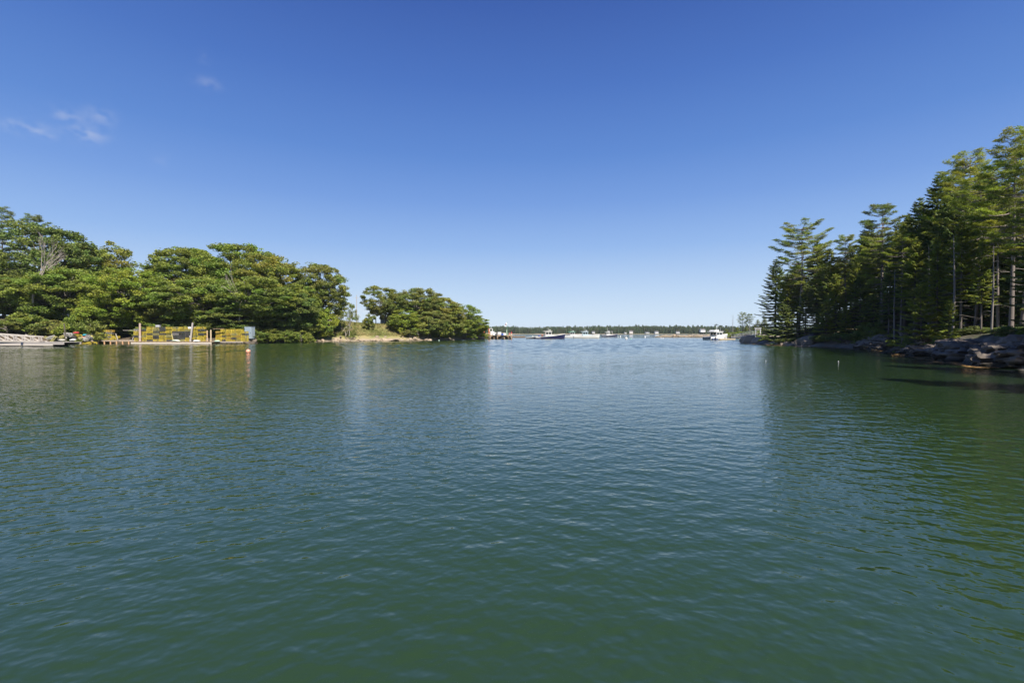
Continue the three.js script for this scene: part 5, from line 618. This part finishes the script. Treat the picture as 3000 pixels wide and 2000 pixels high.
// ---------------------------------------------------------------- buoys
function buoy(px, d, R, m, label, o = {}) { const x = X(px, d), t = thing(o.name ?? 'mooring_buoy', [x, seaAt(x, -d)[0], -d], .4, label, 'buoy'); const g = new THREE.SphereGeometry(R, 24, 16); g.scale(1, o.sq ?? .96, 1); g.translate(0, R * .62, 0); obj('ball', g, m, t); obj('shackle', (() => { const q = new THREE.TorusGeometry(R * .16, R * .045, 6, 12); q.translate(0, R * 1.66, 0); return q; })(), M(.25, .22, .2, .5), t); if (o.band) obj('band', (() => { const q = new THREE.CylinderGeometry(R * 1.006, R * 1.006, R * .28, 24, 1, true); q.translate(0, R * .62, 0); return q; })(), o.band, t); return t; }
buoy(726, 53.4, .245, M(.8, .36, .22, .35, { clearcoat: .4 }), 'faded orange mooring ball floating in front of the trap dock');
buoy(1835, 174, .45, M(.76, .74, .68, .5), 'largest white mooring ball out among the boats'); buoy(1818, 275, .4, white, 'white mooring ball near the dark-hulled small boat'); buoy(1811, 262, .24, white, 'small white float beside the mooring ball of the dark-hulled boat'); buoy(1890, 246, .4, white, 'white mooring ball in open water before the far houses'); buoy(1849, 171, .22, M(.3, .6, .4, .5), 'small pale green float next to the largest mooring ball'); buoy(2171, 176, .3, white, 'white ball floating under the gangway'); buoy(1286, 136, .16, M(.55, .75, .6, .5), 'tiny pale green float off the rocky point'); buoy(1937, 196, .2, white, 'one of two little white floats off the rocky islet', {}); buoy(1943, 192, .2, white, 'second of two little white floats off the rocky islet'); buoy(2245, 37.8, .032, white, 'tiny white float in open water beyond the tree reflections'); buoy(2458, 36.8, .032, white, 'tiny white float close to the shaded bank');
// ---------------------------------------------------------------- houses across the bay
{ const W_ = (c) => M(...c, .8), R_ = M(.14, .14, .15, .9), win = (w) => [[-w * .28, 1.5, w * .14, 1.1], [0, 1.5, w * .14, 1.1], [w * .28, 1.5, w * .14, 1.1]];
  for (const [px, w, h, rh, c, label] of [[1788, 8, 4.5, 2.5, [.5, .45, .43], 'pinkish-grey house across the bay behind the dark-hulled boat'], [1848, 8, 4.6, 2.6, [.66, .6, .56], 'gabled house across the bay with a small tower roof'], [1832, 5, 2.4, 1.4, [.7, .7, .68], 'small white cottage next to the gabled house'], [1896, 9, 2.4, 1.6, [.6, .62, .6], 'long low cottage across the bay'], [1923, 8, 3.6, 2.4, [.74, .73, .7], 'white house with a broad roof across the bay'], [1985, 8, 3.4, 2.2, [.62, .6, .58], 'grey house standing alone across the bay'], [2058, 11, 5, 3, [.78, .78, .77], 'large white house across the bay behind the big fishing boat'], [1738, 6, 3.6, 2.2, [.6, .58, .56], 'pale house across the bay behind the pale blue wheelhouse']]) { const d = 886, x = X(px, d); house('far_house', px, d, px === 2058 ? 4 : 1.3, w * .85, 5, h * .75, rh * .7, .15, W_(c), R_, label, { windows: win(w), chimney: px === 1848 || px === 2058 }); } }

// ---------------------------------------------------------------- sea air
scene.fog = new THREE.FogExp2(new THREE.Color().setRGB(0.72, 0.84, 1), 0.00008);

renderer.render(scene, camera);
